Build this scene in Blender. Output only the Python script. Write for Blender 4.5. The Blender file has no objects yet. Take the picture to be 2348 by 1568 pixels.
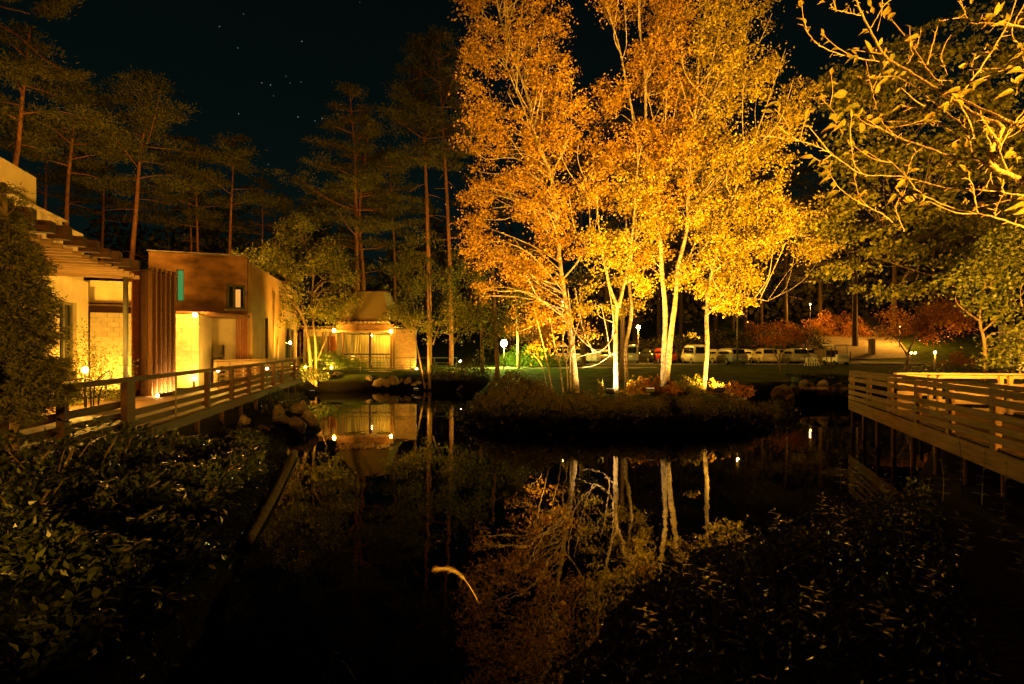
import bpy, math, random
import numpy as np
from mathutils import Vector, Matrix

# ------------------------------------------------------------------ camera, sky, exposure
SC = bpy.context.scene
COL = SC.collection
EYE = 2.83            # metres above the pond
FPX, CX, HZ = 1173.0, 1173.5, 800.0     # lens in units of a 2347 px wide frame
cam_d = bpy.data.cameras.new('camera'); cam_d.sensor_width = 36.0
cam_d.lens = 36.0 * FPX / 2347.0
cam_d.shift_y = (HZ - 784.0) / 2347.0
cam_d.clip_start = 0.05; cam_d.clip_end = 2000
cam = bpy.data.objects.new('camera', cam_d); COL.objects.link(cam)
cam.location = (0, 0, EYE); cam.rotation_euler = (math.pi / 2, 0, 0)
SC.camera = cam
SC.view_settings.view_transform = 'Standard'; SC.view_settings.look = 'None'
SC.view_settings.exposure = 1.2; SC.view_settings.gamma = 1.0
SC.view_settings.use_curve_mapping = False
SC.render.engine = 'CYCLES'
cy = SC.cycles
cy.max_bounces = 5; cy.diffuse_bounces = 2; cy.glossy_bounces = 3; cy.transmission_bounces = 3
cy.transparent_max_bounces = 6; cy.sample_clamp_indirect = 2.0; cy.sample_clamp_direct = 0.0
cy.caustics_reflective = False; cy.caustics_refractive = False
cy.use_denoising = True

world = bpy.data.worlds.new('World'); SC.world = world; world.use_nodes = True
def build_world():
    nt = world.node_tree; N = nt.nodes; L = nt.links
    for n in list(N): N.remove(n)
    out = N.new('ShaderNodeOutputWorld'); bg = N.new('ShaderNodeBackground')
    tc = N.new('ShaderNodeTexCoord')
    # airglow: a dim teal night sky, a little lighter low down
    sep = N.new('ShaderNodeSeparateXYZ'); L.new(tc.outputs['Generated'], sep.inputs[0])
    ramp = N.new('ShaderNodeValToRGB')
    ramp.color_ramp.elements[0].position = 0.0; ramp.color_ramp.elements[0].color = (0.0010, 0.0030, 0.0026, 1)
    ramp.color_ramp.elements[1].position = 0.75; ramp.color_ramp.elements[1].color = (0.0002, 0.0006, 0.0006, 1)
    L.new(sep.outputs[2], ramp.inputs[0])
    # faint stars
    vor = N.new('ShaderNodeTexVoronoi'); vor.feature = 'F1'; vor.inputs['Scale'].default_value = 55
    L.new(tc.outputs['Generated'], vor.inputs['Vector'])
    st = N.new('ShaderNodeMapRange'); st.inputs[1].default_value = 0.030; st.inputs[2].default_value = 0.012
    st.inputs[3].default_value = 0; st.inputs[4].default_value = 1
    L.new(vor.outputs['Distance'], st.inputs[0])
    sepc = N.new('ShaderNodeSeparateColor'); L.new(vor.outputs['Color'], sepc.inputs[0])
    pw = N.new('ShaderNodeMath'); pw.operation = 'POWER'; pw.inputs[1].default_value = 6; L.new(sepc.outputs[0], pw.inputs[0])
    m1 = N.new('ShaderNodeMath'); m1.operation = 'MULTIPLY'; L.new(st.outputs[0], m1.inputs[0]); L.new(pw.outputs[0], m1.inputs[1])
    m2 = N.new('ShaderNodeMath'); m2.operation = 'MULTIPLY'; L.new(m1.outputs[0], m2.inputs[0]); m2.inputs[1].default_value = 0.18
    acc = m2.outputs[0]
    # the brighter stars of the constellation over the wood
    stars = [(600, 190, .7), (620, 195, 1.0), (547, 261, .8), (683, 268, 1.0), (722, 277, .7), (738, 272, .9), (692, 95, .9),
             (503, 61, .6), (545, 110, .55), (665, 190, .35), (756, 325, .6), (655, 175, .3), (690, 188, .35), (627, 220, .3), (615, 377, .5), (558, 32, .35), (915, 253, .7)]
    for x, y, s in stars:
        d = Vector(((x - CX) / FPX, 1, (HZ - y) / FPX)).normalized()
        dp = N.new('ShaderNodeVectorMath'); dp.operation = 'DISTANCE'; dp.inputs[1].default_value = d
        nm = N.new('ShaderNodeVectorMath'); nm.operation = 'NORMALIZE'; L.new(tc.outputs['Generated'], nm.inputs[0])
        L.new(nm.outputs[0], dp.inputs[0])
        mr = N.new('ShaderNodeMapRange'); mr.inputs[1].default_value = 0.00085; mr.inputs[2].default_value = 0.0002
        mr.inputs[3].default_value = 0; mr.inputs[4].default_value = 0.20 * s
        L.new(dp.outputs['Value'], mr.inputs[0])
        ad = N.new('ShaderNodeMath'); ad.operation = 'ADD'; L.new(acc, ad.inputs[0]); L.new(mr.outputs[0], ad.inputs[1]); acc = ad.outputs[0]
    add2 = N.new('ShaderNodeMix'); add2.data_type = 'RGBA'; add2.blend_type = 'ADD'; add2.inputs[0].default_value = 1
    comb = N.new('ShaderNodeCombineColor'); m3 = N.new('ShaderNodeMath'); m3.operation = 'MULTIPLY'; m3.inputs[1].default_value = .9
    L.new(acc, m3.inputs[0]); L.new(m3.outputs[0], comb.inputs[0]); L.new(acc, comb.inputs[1]); L.new(acc, comb.inputs[2])
    L.new(ramp.outputs[0], add2.inputs[6]); L.new(comb.outputs[0], add2.inputs[7])
    L.new(add2.outputs[2], bg.inputs[0]); bg.inputs[1].default_value = 1.0
    L.new(bg.outputs[0], out.inputs[0])
build_world()

# ------------------------------------------------------------------ helpers
def W(px, py, Y): return Vector(((px - CX) / FPX * Y, Y, EYE - (py - HZ) / FPX * Y))
def WX(px, Y): return (px - CX) / FPX * Y
def WZ(py, Y): return EYE - (py - HZ) / FPX * Y
def V(*a): return Vector(a)
RNG = np.random.default_rng(7)

MATS = {}
def mat(name, c1, c2=None, rough=.8, scale=4, stretch=(1, 1, 1), bump=0, bscale=None, spec=.3, metal=0, island=False,
        objrand=0, trans=0, emit=None, estr=0, coat=0, detail=4):
    if name in MATS: return MATS[name]
    m = bpy.data.materials.new(name); m.use_nodes = True; MATS[name] = m
    nt = m.node_tree; N = nt.nodes; L = nt.links; b = N['Principled BSDF']; out = N['Material Output']
    b.inputs['Roughness'].default_value = rough; b.inputs['Specular IOR Level'].default_value = spec
    b.inputs['Metallic'].default_value = metal
    if coat: b.inputs['Coat Weight'].default_value = coat
    c2 = c2 or c1
    if emit:
        b.inputs['Base Color'].default_value = (*c1, 1)
        b.inputs['Emission Color'].default_value = (*emit, 1); b.inputs['Emission Strength'].default_value = estr
        return m
    mix = N.new('ShaderNodeMix'); mix.data_type = 'RGBA'
    mix.inputs[6].default_value = (*c1, 1); mix.inputs[7].default_value = (*c2, 1)
    tc = N.new('ShaderNodeTexCoord'); mp = N.new('ShaderNodeMapping'); mp.inputs['Scale'].default_value = stretch
    L.new(tc.outputs['Object'], mp.inputs[0])
    oi = N.new('ShaderNodeObjectInfo')
    if objrand:
        mu = N.new('ShaderNodeMath'); mu.operation = 'MULTIPLY'; mu.inputs[1].default_value = 37.0
        L.new(oi.outputs['Random'], mu.inputs[0]); L.new(mu.outputs[0], mp.inputs['Location'])
    noi = N.new('ShaderNodeTexNoise'); noi.inputs['Scale'].default_value = scale; noi.inputs['Detail'].default_value = detail
    L.new(mp.outputs[0], noi.inputs['Vector'])
    if island:
        g = N.new('ShaderNodeNewGeometry'); L.new(g.outputs['Random Per Island'], mix.inputs[0])
    else:
        mr = N.new('ShaderNodeMapRange'); mr.inputs[1].default_value = .32; mr.inputs[2].default_value = .68
        L.new(noi.outputs[0], mr.inputs[0])
        if objrand:
            ad = N.new('ShaderNodeMath'); ad.operation = 'MULTIPLY_ADD'; ad.inputs[1].default_value = objrand
            ad.inputs[2].default_value = -objrand / 2; L.new(oi.outputs['Random'], ad.inputs[0])
            a2 = N.new('ShaderNodeMath'); a2.operation = 'ADD'; a2.use_clamp = True
            L.new(ad.outputs[0], a2.inputs[0]); L.new(mr.outputs[0], a2.inputs[1]); L.new(a2.outputs[0], mix.inputs[0])
        else: L.new(mr.outputs[0], mix.inputs[0])
    L.new(mix.outputs[2], b.inputs['Base Color'])
    if bump:
        n2 = N.new('ShaderNodeTexNoise'); n2.inputs['Scale'].default_value = bscale or scale * 4; n2.inputs['Detail'].default_value = 5
        L.new(mp.outputs[0], n2.inputs['Vector'])
        bp = N.new('ShaderNodeBump'); bp.inputs['Strength'].default_value = bump; bp.inputs['Distance'].default_value = .05
        L.new(n2.outputs[0], bp.inputs['Height']); L.new(bp.outputs[0], b.inputs['Normal'])
    if trans:
        t = N.new('ShaderNodeBsdfTranslucent'); L.new(mix.outputs[2], t.inputs[0])
        ms = N.new('ShaderNodeMixShader'); ms.inputs[0].default_value = trans
        L.new(b.outputs[0], ms.inputs[1]); L.new(t.outputs[0], ms.inputs[2]); L.new(ms.outputs[0], out.inputs[0])
    return m

LOC = {}
def tag(o, label=None, cat=None, group=None, kind=None):
    if label: o['label'] = label
    if cat: o['category'] = cat
    if group: o['group'] = group
    if kind: o['kind'] = kind
    return o
def thing(name, label, cat, loc=(0, 0, 0), group=None):
    o = bpy.data.objects.new(name, None); COL.objects.link(o); o.location = loc; o.empty_display_size = .3
    LOC[o.name] = Vector(loc)
    return tag(o, label, cat, group)
def base_of(p): return LOC.get(p.name, Vector((0, 0, 0)))
def link(name, me, parent=None, loc=None):
    o = bpy.data.objects.new(name, me); COL.objects.link(o)
    if parent is not None:
        o.parent = parent; LOC[o.name] = base_of(parent)
    if loc is not None and parent is None:
        o.location = loc; LOC[o.name] = Vector(loc)
    return o

class MB:
    def __init__(s): s.v = []; s.f = []; s.n = 0
    def add(s, v, f):
        v = np.asarray(v, dtype=float).reshape(-1, 3)
        s.v.append(v); k = s.n
        for q in f: s.f.append(tuple(int(i) + k for i in q))
        s.n += len(v)
    def obox(s, c, a, b, d):      # centre and three half-extent vectors
        c, a, b, d = Vector(c), Vector(a), Vector(b), Vector(d)
        v = [c + i * a + j * b + k * d for k in (-1, 1) for j in (-1, 1) for i in (-1, 1)]
        s.add([tuple(x) for x in v], [(0, 2, 3, 1), (4, 5, 7, 6), (0, 1, 5, 4), (2, 6, 7, 3), (0, 4, 6, 2), (1, 3, 7, 5)])
    def box(s, c, sx, sy, sz, ax=(1, 0)):
        a = Vector((ax[0], ax[1], 0)).normalized(); b = Vector((-a.y, a.x, 0))
        s.obox(c, a * sx / 2, b * sy / 2, Vector((0, 0, sz / 2)))
    def bar(s, p, q, w, h):       # rectangular bar from p to q
        p, q = Vector(p), Vector(q); d = (q - p); u = d.normalized()
        z = Vector((0, 0, 1)) if abs(u.z) < .95 else Vector((0, 1, 0))
        sd = u.cross(z).normalized(); up = sd.cross(u)
        s.obox((p + q) / 2, d / 2, sd * w / 2, up * h / 2)
    def prism(s, poly, z0, z1):
        n = len(poly)
        ar = sum(poly[i][0] * poly[(i + 1) % n][1] - poly[(i + 1) % n][0] * poly[i][1] for i in range(n))
        if ar < 0: poly = poly[::-1]
        v = [(x, y, z0) for x, y in poly] + [(x, y, z1) for x, y in poly]
        f = [tuple(range(n))[::-1], tuple(range(n, 2 * n))] + [(i, (i + 1) % n, n + (i + 1) % n, n + i) for i in range(n)]
        s.add(v, f)
    def tube(s, pts, r, sides=6, cap=True):
        P = np.asarray([tuple(p) for p in pts], dtype=float); n = len(P)
        R = np.full(n, r) if np.isscalar(r) else np.asarray(r, dtype=float)
        T = np.gradient(P, axis=0); T /= (np.linalg.norm(T, axis=1)[:, None] + 1e-9)
        ref = np.array([0, 0, 1.]) if abs(T[0, 2]) < .9 else np.array([1., 0, 0])
        A = np.zeros_like(P); a = np.cross(T[0], ref); a /= np.linalg.norm(a) + 1e-9
        for i in range(n):
            a = a - T[i] * np.dot(a, T[i]); a /= np.linalg.norm(a) + 1e-9; A[i] = a
        B = np.cross(T, A)
        ang = np.arange(sides) * 2 * math.pi / sides
        v = P[:, None, :] + R[:, None, None] * (np.cos(ang)[None, :, None] * A[:, None, :] + np.sin(ang)[None, :, None] * B[:, None, :])
        f = []
        for i in range(n - 1):
            for j in range(sides):
                k = (j + 1) % sides
                f.append((i * sides + j, i * sides + k, (i + 1) * sides + k, (i + 1) * sides + j))
        if cap: f.append(tuple(range(sides))[::-1]); f.append(tuple((n - 1) * sides + j for j in range(sides)))
        s.add(v.reshape(-1, 3), f)
    def lathe(s, c, prof, sides=12):   # prof: (r, z) list
        v = []; f = []
        for r, z in prof:
            for j in range(sides):
                a = 2 * math.pi * j / sides; v.append((c[0] + r * math.cos(a), c[1] + r * math.sin(a), c[2] + z))
        for i in range(len(prof) - 1):
            for j in range(sides):
                k = (j + 1) % sides; f.append((i * sides + j, i * sides + k, (i + 1) * sides + k, (i + 1) * sides + j))
        f.append(tuple(range(sides))[::-1]); f.append(tuple((len(prof) - 1) * sides + j for j in range(sides)))
        s.add(v, f)
    def sphere(s, c, r, seg=10, ring=6, sq=1):
        prof = [(max(r * math.sin(math.pi * i / ring), 1e-3), -r * sq * math.cos(math.pi * i / ring)) for i in range(ring + 1)]
        s.lathe(c, prof, seg)
    def mesh(s, name, off=(0, 0, 0)):
        me = bpy.data.meshes.new(name)
        v = np.concatenate(s.v) - np.array(tuple(off)); me.from_pydata(v.tolist(), [], s.f); me.update()
        return me
    def build(s, name, m, parent=None, smooth=False, loc=None, bevel=0):
        off = base_of(parent) if parent is not None else (Vector(loc) if loc is not None else Vector((0, 0, 0)))
        me = s.mesh(name, off); me.materials.append(m)
        if smooth: me.polygons.foreach_set('use_smooth', [True] * len(me.polygons))
        o = link(name, me, parent, loc)
        if bevel:
            md = o.modifiers.new('bevel', 'BEVEL'); md.width = bevel; md.segments = 1; md.limit_method = 'ANGLE'
        return o

BOXC = {}
def boxmesh(size, m, bev=.006):
    key = (tuple(round(x, 2) for x in size), m.name, bev)
    if key in BOXC: return BOXC[key]
    x, y, z = [max(t, .004) / 2 for t in key[0]]; b = min(bev, x * .4, y * .4, z * .4)
    v = []; idx = {}
    for i in (-1, 1):
        for j in (-1, 1):
            for k in (-1, 1):
                for ax in range(3):
                    p = [i * (x - b), j * (y - b), k * (z - b)]; p[ax] = (i * x, j * y, k * z)[ax]
                    idx[(i, j, k, ax)] = len(v); v.append(p)
    f = []
    def q(l): f.append(tuple(idx[t] for t in l))
    for s in (-1, 1):
        q([(s, j, k, 0) for j, k in ((-1, -1), (1, -1), (1, 1), (-1, 1))][::s])
        q([(i, s, k, 1) for i, k in ((-1, -1), (-1, 1), (1, 1), (1, -1))][::s])
        q([(i, j, s, 2) for i, j in ((-1, -1), (1, -1), (1, 1), (-1, 1))][::s])
    for j in (-1, 1):
        for k in (-1, 1): q([(-1, j, k, 1), (1, j, k, 1), (1, j, k, 2), (-1, j, k, 2)])
    for i in (-1, 1):
        for k in (-1, 1): q([(i, -1, k, 0), (i, 1, k, 0), (i, 1, k, 2), (i, -1, k, 2)])
    for i in (-1, 1):
        for j in (-1, 1): q([(i, j, -1, 0), (i, j, 1, 0), (i, j, 1, 1), (i, j, -1, 1)])
    for i in (-1, 1):
        for j in (-1, 1):
            for k in (-1, 1): q([(i, j, k, 0), (i, j, k, 1), (i, j, k, 2)])
    me = bpy.data.meshes.new('box_piece'); me.from_pydata(v, [], f); me.update(); me.materials.append(m)
    BOXC[key] = me; return me
def piece(name, parent, c, size, m, xdir=(1, 0, 0), up=(0, 0, 1), bev=.006, label=None):
    o = bpy.data.objects.new(name, boxmesh(size, m, bev)); COL.objects.link(o)
    x = Vector(xdir).normalized(); y = Vector(up).cross(x)
    y = y.normalized() if y.length > 1e-4 else Vector((0, 1, 0)); z = x.cross(y)
    if parent is not None: o.parent = parent
    c = Vector(c) - (base_of(parent) if parent is not None else Vector((0, 0, 0)))
    o.matrix_local = Matrix(((x.x, y.x, z.x, c.x), (x.y, y.y, z.y, c.y), (x.z, y.z, z.z, c.z), (0, 0, 0, 1)))
    LOC[o.name] = base_of(parent) if parent is not None else Vector((0, 0, 0))
    if label: o['label'] = label
    return o
def beam(name, parent, p, q, w, h, m, **k):
    p, q = Vector(p), Vector(q)
    return piece(name, parent, (p + q) / 2, ((q - p).length, w, h), m, xdir=q - p, **k)

def fast_quads(name, verts, m, parent=None, k=4, loc=None):   # verts (N,k,3)
    n = len(verts); off = base_of(parent) if parent is not None else (Vector(loc) if loc is not None else Vector((0, 0, 0)))
    v = (verts.reshape(-1, 3) - np.array(tuple(off))).astype(np.float32)
    me = bpy.data.meshes.new(name); me.vertices.add(n * k); me.vertices.foreach_set('co', v.ravel())
    me.loops.add(n * k); me.loops.foreach_set('vertex_index', np.arange(n * k, dtype=np.int32))
    me.polygons.add(n); me.polygons.foreach_set('loop_start', np.arange(0, n * k, k, dtype=np.int32))
    me.polygons.foreach_set('loop_total', np.full(n, k, dtype=np.int32))
    me.materials.append(m); me.update(calc_edges=True)
    return link(name, me, parent, loc)
def unit(a): return a / (np.linalg.norm(a, axis=1)[:, None] + 1e-9)
def leaf_verts(P, size, rng, ratio=.6, nbias=(0, 0, .4), dirs=None, fold=.15):
    n = len(P); nor = unit(rng.normal(size=(n, 3)) + np.array(nbias))
    t = rng.normal(size=(n, 3)) if dirs is None else dirs + .35 * rng.normal(size=(n, 3))
    t = unit(t - nor * np.sum(t * nor, axis=1)[:, None]); b = np.cross(nor, t)
    s = np.broadcast_to(np.asarray(size, dtype=float), (n,))[:, None] * rng.uniform(.7, 1.25, size=(n, 1))
    w = s * ratio * .5
    return np.stack([P - t * s * .5, P + b * w + nor * s * fold - t * s * .05, P + t * s * .5, P - b * w + nor * s * fold - t * s * .05], axis=1)
def needle_verts(P, D, length, width, rng):
    n = len(P); d = unit(D); r = rng.normal(size=(n, 3)); b = unit(np.cross(d, r))
    L = length * rng.uniform(.7, 1.2, size=(n, 1))
    return np.stack([P - b * width / 2, P + b * width / 2, P + d * L], axis=1)

def emitter_mesh(c, r, seg=8, ring=5, sq=1):
    mb = MB(); mb.sphere(c, r, seg, ring, sq); return mb
def bulb(name, parent, c, r, power, color, sq=1):
    area = 4 * math.pi * r * r
    key = 'lamp_glow_%s_%d_%d' % ('_'.join('%d' % (x * 100) for x in color), int(power), int(r * 1000))
    m = mat(key, (.8, .8, .8), emit=color, estr=power / (math.pi * area))
    return emitter_mesh(c, r, sq=sq).build(name, m, parent, smooth=True)
def spot(parent, loc, target, power, color, angle=110, blend=.6, r=.12):
    d = bpy.data.lights.new('flood_beam', 'SPOT'); d.energy = power; d.color = color; d.spot_size = math.radians(angle)
    d.spot_blend = blend; d.shadow_soft_size = r
    o = bpy.data.objects.new('flood_beam', d); COL.objects.link(o)
    o.parent = parent; o.location = Vector(loc) - base_of(parent)
    o.rotation_euler = (Vector(target) - Vector(loc)).to_track_quat('-Z', 'Y').to_euler()
    return o
SODIUM = (1.0, .45, .032); WARM = (1.0, .49, .05); GREENISH = (.80, 1.0, .14); RED = (1.0, .41, .035)
# ------------------------------------------------------------------ materials
M_GRASS = mat('grass_ground', (.020, .030, .007), (.055, .075, .016), .97, scale=1.3, bump=.6, bscale=14, detail=8, spec=.03)
M_ASPH = mat('asphalt', (.045, .045, .045), (.075, .072, .066), .9, scale=2.5, bump=.25, bscale=60)
M_ROAD = mat('gravel_road', (.16, .13, .10), (.26, .21, .16), .95, scale=3, bump=.4, bscale=40)
M_KERB = mat('kerb_stone', (.25, .24, .22), (.40, .38, .35), .9, scale=5, bump=.2)
M_STUCCO = mat('stucco', (.48, .39, .28), (.58, .48, .35), .92, scale=2.2, bump=.25, bscale=55, detail=8)
M_AMBER = mat('amber_render', (.36, .22, .10), (.46, .29, .14), .92, scale=1.6, bump=.25, bscale=55, detail=8)
M_CONC = mat('weathered_concrete', (.14, .105, .08), (.40, .33, .26), .9, scale=1.1, stretch=(2.2, 2.2, .35), bump=.3, bscale=24, detail=9)
M_BROWN = mat('brown_render', (.085, .040, .018), (.29, .145, .066), .92, scale=1.2, stretch=(1.0, 1.0, 1.7), bump=.3, bscale=36, detail=9)
M_BLOCK = mat('concrete_block', (.42, .36, .28), (.55, .48, .38), .93, scale=6, bump=.35, bscale=50, objrand=.6)
M_MORTAR = mat('mortar', (.30, .26, .21), (.38, .33, .27), .95, scale=9, bump=.3)
M_CORTEN = mat('rusty_board', (.15, .045, .018), (.25, .085, .032), .75, scale=3, stretch=(1, 1, 4), bump=.2, objrand=.5)
M_DARKW = mat('dark_timber', (.040, .017, .008), (.085, .038, .017), .65, scale=5, stretch=(.5, 6, 6), bump=.3, objrand=.6)
M_WOOD = mat('weathered_timber', (.085, .040, .016), (.20, .100, .042), .7, scale=4, stretch=(.5, 6, 6), bump=.35, objrand=.7)
M_PALEW = mat('pale_timber', (.24, .15, .085), (.40, .26, .15), .7, scale=4, stretch=(.5, 6, 6), bump=.3, objrand=.6)
M_STEEL = mat('painted_steel', (.10, .08, .06), (.15, .12, .09), .45, scale=9, spec=.5)
M_IRON = mat('black_iron', (.012, .011, .010), (.022, .020, .018), .5, scale=12, spec=.5)
M_WHITE = mat('white_paint', (.72, .70, .66), (.80, .78, .74), .5, scale=7)
M_GLASS = mat('dark_glass', (.010, .013, .012), (.016, .020, .018), .05, spec=.6)
M_STONE = mat('boulder', (.11, .075, .052), (.27, .20, .145), .92, scale=3, bump=.7, bscale=9, objrand=.7, detail=8)
M_THATCH = mat('roof_shingle', (.16, .115, .055), (.27, .20, .10), .95, scale=7, stretch=(6, 6, .7), bump=.5, bscale=22)
M_BRICK = mat('tan_brick', (.30, .20, .12), (.44, .31, .19), .92, scale=8, bump=.3, objrand=.8)
M_BIRCH = mat('birch_bark', (.15, .11, .07), (.52, .44, .34), .8, scale=4.5, stretch=(1.0, 1.0, 2.2), bump=.5, bscale=12, detail=8)
M_BARK = mat('brown_bark', (.10, .065, .035), (.24, .165, .095), .92, scale=5, stretch=(2, 2, .5), bump=.7, bscale=14)
M_PINEBARK = mat('pine_bark', (.16, .060, .026), (.34, .140, .062), .92, scale=5, stretch=(2, 2, .6), bump=.8, bscale=11)
M_DARKBARK = mat('dark_bark', (.030, .020, .012), (.075, .048, .028), .95, scale=5, stretch=(2, 2, .5), bump=.7, bscale=14)
M_TWIG = mat('smooth_twig', (.40, .27, .13), (.58, .41, .22), .7, scale=16, bump=.5, bscale=60)
L_BIRCH = mat('birch_leaf', (.20, .105, .012), (.58, .36, .038), .55, island=True, trans=.30, spec=.25)
L_BIRCH2 = mat('birch_leaf_yellow', (.20, .14, .014), (.58, .47, .045), .55, island=True, trans=.30, spec=.25)
L_GREEN = mat('leaf_green', (.060, .075, .012), (.16, .165, .028), .5, island=True, trans=.30, spec=.3)
L_OLIVE = mat('leaf_olive', (.075, .075, .011), (.27, .24, .034), .55, island=True, trans=.30, spec=.25)
L_YG = mat('leaf_yellow_green', (.070, .080, .009), (.29, .265, .028), .55, island=True, trans=.30, spec=.25)
L_DARK = mat('leaf_dark', (.020, .028, .008), (.055, .065, .016), .35, island=True, spec=.5)
L_GLOSS = mat('leaf_glossy', (.012, .020, .005), (.060, .075, .016), .34, island=True, spec=.45)
L_RED = mat('maple_leaf_red', (.20, .050, .010), (.36, .13, .018), .6, island=True, trans=.30)
L_PINE = mat('pine_needle', (.030, .032, .007), (.12, .105, .020), .6, island=True, spec=.25)
L_CEDAR = mat('cypress_spray', (.050, .055, .010), (.15, .135, .022), .6, island=True, spec=.25)
L_AZALEA = mat('azalea_leaf', (.045, .042, .010), (.13, .10, .022), .6, island=True, spec=.3)
L_LIME = mat('lime_leaf', (.10, .16, .018), (.22, .30, .035), .6, island=True, trans=.25)
L_RUST = mat('rust_leaf', (.22, .075, .015), (.46, .20, .032), .6, island=True, trans=.25)
L_BIG = mat('broad_leaf', (.14, .15, .022), (.40, .25, .045), .55, scale=12, bump=.3, bscale=40, objrand=.9, trans=.2)
L_SHRUB = mat('shrub_leaf', (.035, .050, .010), (.115, .125, .026), .3, scale=9, objrand=.9, spec=.5)
M_STRAW = mat('straw', (.20, .14, .06), (.34, .25, .12), .7, scale=20)

# ------------------------------------------------------------------ terrain and water
POND = np.array([(-2.6, 1.2), (.1, 3.6), (.5, 4.6), (1.2, 5.8), (2.6, 7.2), (5.2, 8.6), (8.0, 10.2), (11, 13.5), (15, 17), (17.5, 22), (18, 26.3),
    (14.8, 27.0), (12.2, 25.2), (10.8, 21.5), (9.2, 18.9), (6, 17.7), (2, 17.5), (-.6, 18.2), (-1.9, 21), (-2.1, 26), (-2.3, 32), (-4, 34.6),
    (-9, 35), (-12.6, 33.6), (-12.0, 29), (-10.6, 25), (-9.0, 21.4), (-7.4, 19.6), (-6.5, 17.6), (-7.0, 15.6), (-5.9, 13.6), (-5.0, 11), (-4.3, 9), (-3.75, 7), (-3.1, 5), (-2.7, 3)])
def pond_sd(X, Y):
    p = np.stack([X.ravel(), Y.ravel()], 1); n = len(POND); best = np.full(len(p), 1e9); ins = np.zeros(len(p), bool)
    for i in range(n):
        a, b = POND[i], POND[(i + 1) % n]; e = b - a; w = p - a
        t = np.clip((w @ e) / (e @ e), 0, 1); d = np.linalg.norm(w - t[:, None] * e, axis=1); best = np.minimum(best, d)
        c = ((a[1] > p[:, 1]) != (b[1] > p[:, 1])) & (p[:, 0] < (b[0] - a[0]) * (p[:, 1] - a[1]) / (b[1] - a[1] + 1e-12) + a[0]); ins ^= c
    return np.where(ins, -best, best).reshape(X.shape)
def sstep(a, b, x): t = np.clip((x - a) / (b - a), 0, 1); return t * t * (3 - 2 * t)
def height(X, Y):
    X = np.asarray(X, float); Y = np.asarray(Y, float); sd = pond_sd(X, Y)
    H = 1.02 + .33 * sstep(32, 46, Y)
    near = sstep(13, 9, Y) * sstep(-1.5, .5, X)
    H = H * (1 - near) + .36 * near
    left = sstep(-4.0, -6.0, X) * sstep(33, 30, Y); H = H * (1 - left) + .42 * left
    wid = 1.4 - .5 * left
    h = np.where(sd > 0, H * sstep(-.15, 1, sd / wid), -np.minimum(.9, -sd * .8))
    hill = sstep(60, 66, Y + .12 * (X - 20)) * np.clip(Y + .12 * (X - 20) - 60, 0, 120) * .20 * sstep(6, 26, X)
    hill2 = np.clip(Y - 62, 0, 140) * .16 * sstep(12, -8, X)
    n = .05 * np.sin(X * .9 + 1.3 * np.sin(Y * .55)) * np.cos(Y * .8) + .03 * np.sin(X * 2.3 + Y * 1.7)
    return h + (hill + hill2) + np.where(sd > .3, n * (1 - .9 * sstep(40, 46, Y) * sstep(70, 66, Y)), 0)
def H1(x, y): return float(height(np.array([x]), np.array([y]))[0])
def grid_axis(a, b, fine_a, fine_b, fs, n_out):
    lo = fine_a - (np.linspace(1, 0, n_out, endpoint=False) ** 2.2) * (fine_a - a)
    hi = fine_b + (np.linspace(0, 1, n_out + 1)[1:] ** 2.2) * (b - fine_b)
    return np.concatenate([lo, np.arange(fine_a, fine_b, fs), hi])
def terrain():
    xs = grid_axis(-700, 700, -22, 40, .45, 26); ys = grid_axis(-300, 1200, -4, 72, .45, 26)
    X, Y = np.meshgrid(xs, ys); Z = height(X, Y); nx, ny = len(xs), len(ys)
    Z = np.minimum(Z, 16 + 0 * Z)
    me = bpy.data.meshes.new('ground'); v = np.stack([X, Y, Z], -1).reshape(-1, 3)
    i = (np.arange(ny - 1)[:, None] * nx + np.arange(nx - 1)[None, :]).ravel()
    f = np.stack([i, i + 1, i + nx + 1, i + nx], 1)
    me.vertices.add(len(v)); me.vertices.foreach_set('co', v.astype(np.float32).ravel())
    me.loops.add(f.size); me.loops.foreach_set('vertex_index', f.astype(np.int32).ravel())
    me.polygons.add(len(f)); me.polygons.foreach_set('loop_start', np.arange(0, f.size, 4, dtype=np.int32))
    me.polygons.foreach_set('loop_total', np.full(len(f), 4, dtype=np.int32)); me.polygons.foreach_set('use_smooth', np.ones(len(f), bool))
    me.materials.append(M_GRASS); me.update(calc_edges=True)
    tag(link('ground', me), 'grassy ground and banks around the dark pond', kind='structure')
def shaded_banks():      # near-black low ground: the bank's shade painted into the colour, grass higher up
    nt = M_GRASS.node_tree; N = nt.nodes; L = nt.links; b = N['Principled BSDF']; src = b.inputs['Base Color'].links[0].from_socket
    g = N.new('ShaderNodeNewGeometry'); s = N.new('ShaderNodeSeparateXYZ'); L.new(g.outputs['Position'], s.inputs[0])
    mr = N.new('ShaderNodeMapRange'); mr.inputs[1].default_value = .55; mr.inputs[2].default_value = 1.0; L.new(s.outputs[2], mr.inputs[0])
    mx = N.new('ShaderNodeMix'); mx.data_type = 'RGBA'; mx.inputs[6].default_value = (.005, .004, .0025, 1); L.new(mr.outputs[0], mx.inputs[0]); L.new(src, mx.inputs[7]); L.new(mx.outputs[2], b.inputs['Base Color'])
shaded_banks()
terrain()
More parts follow.
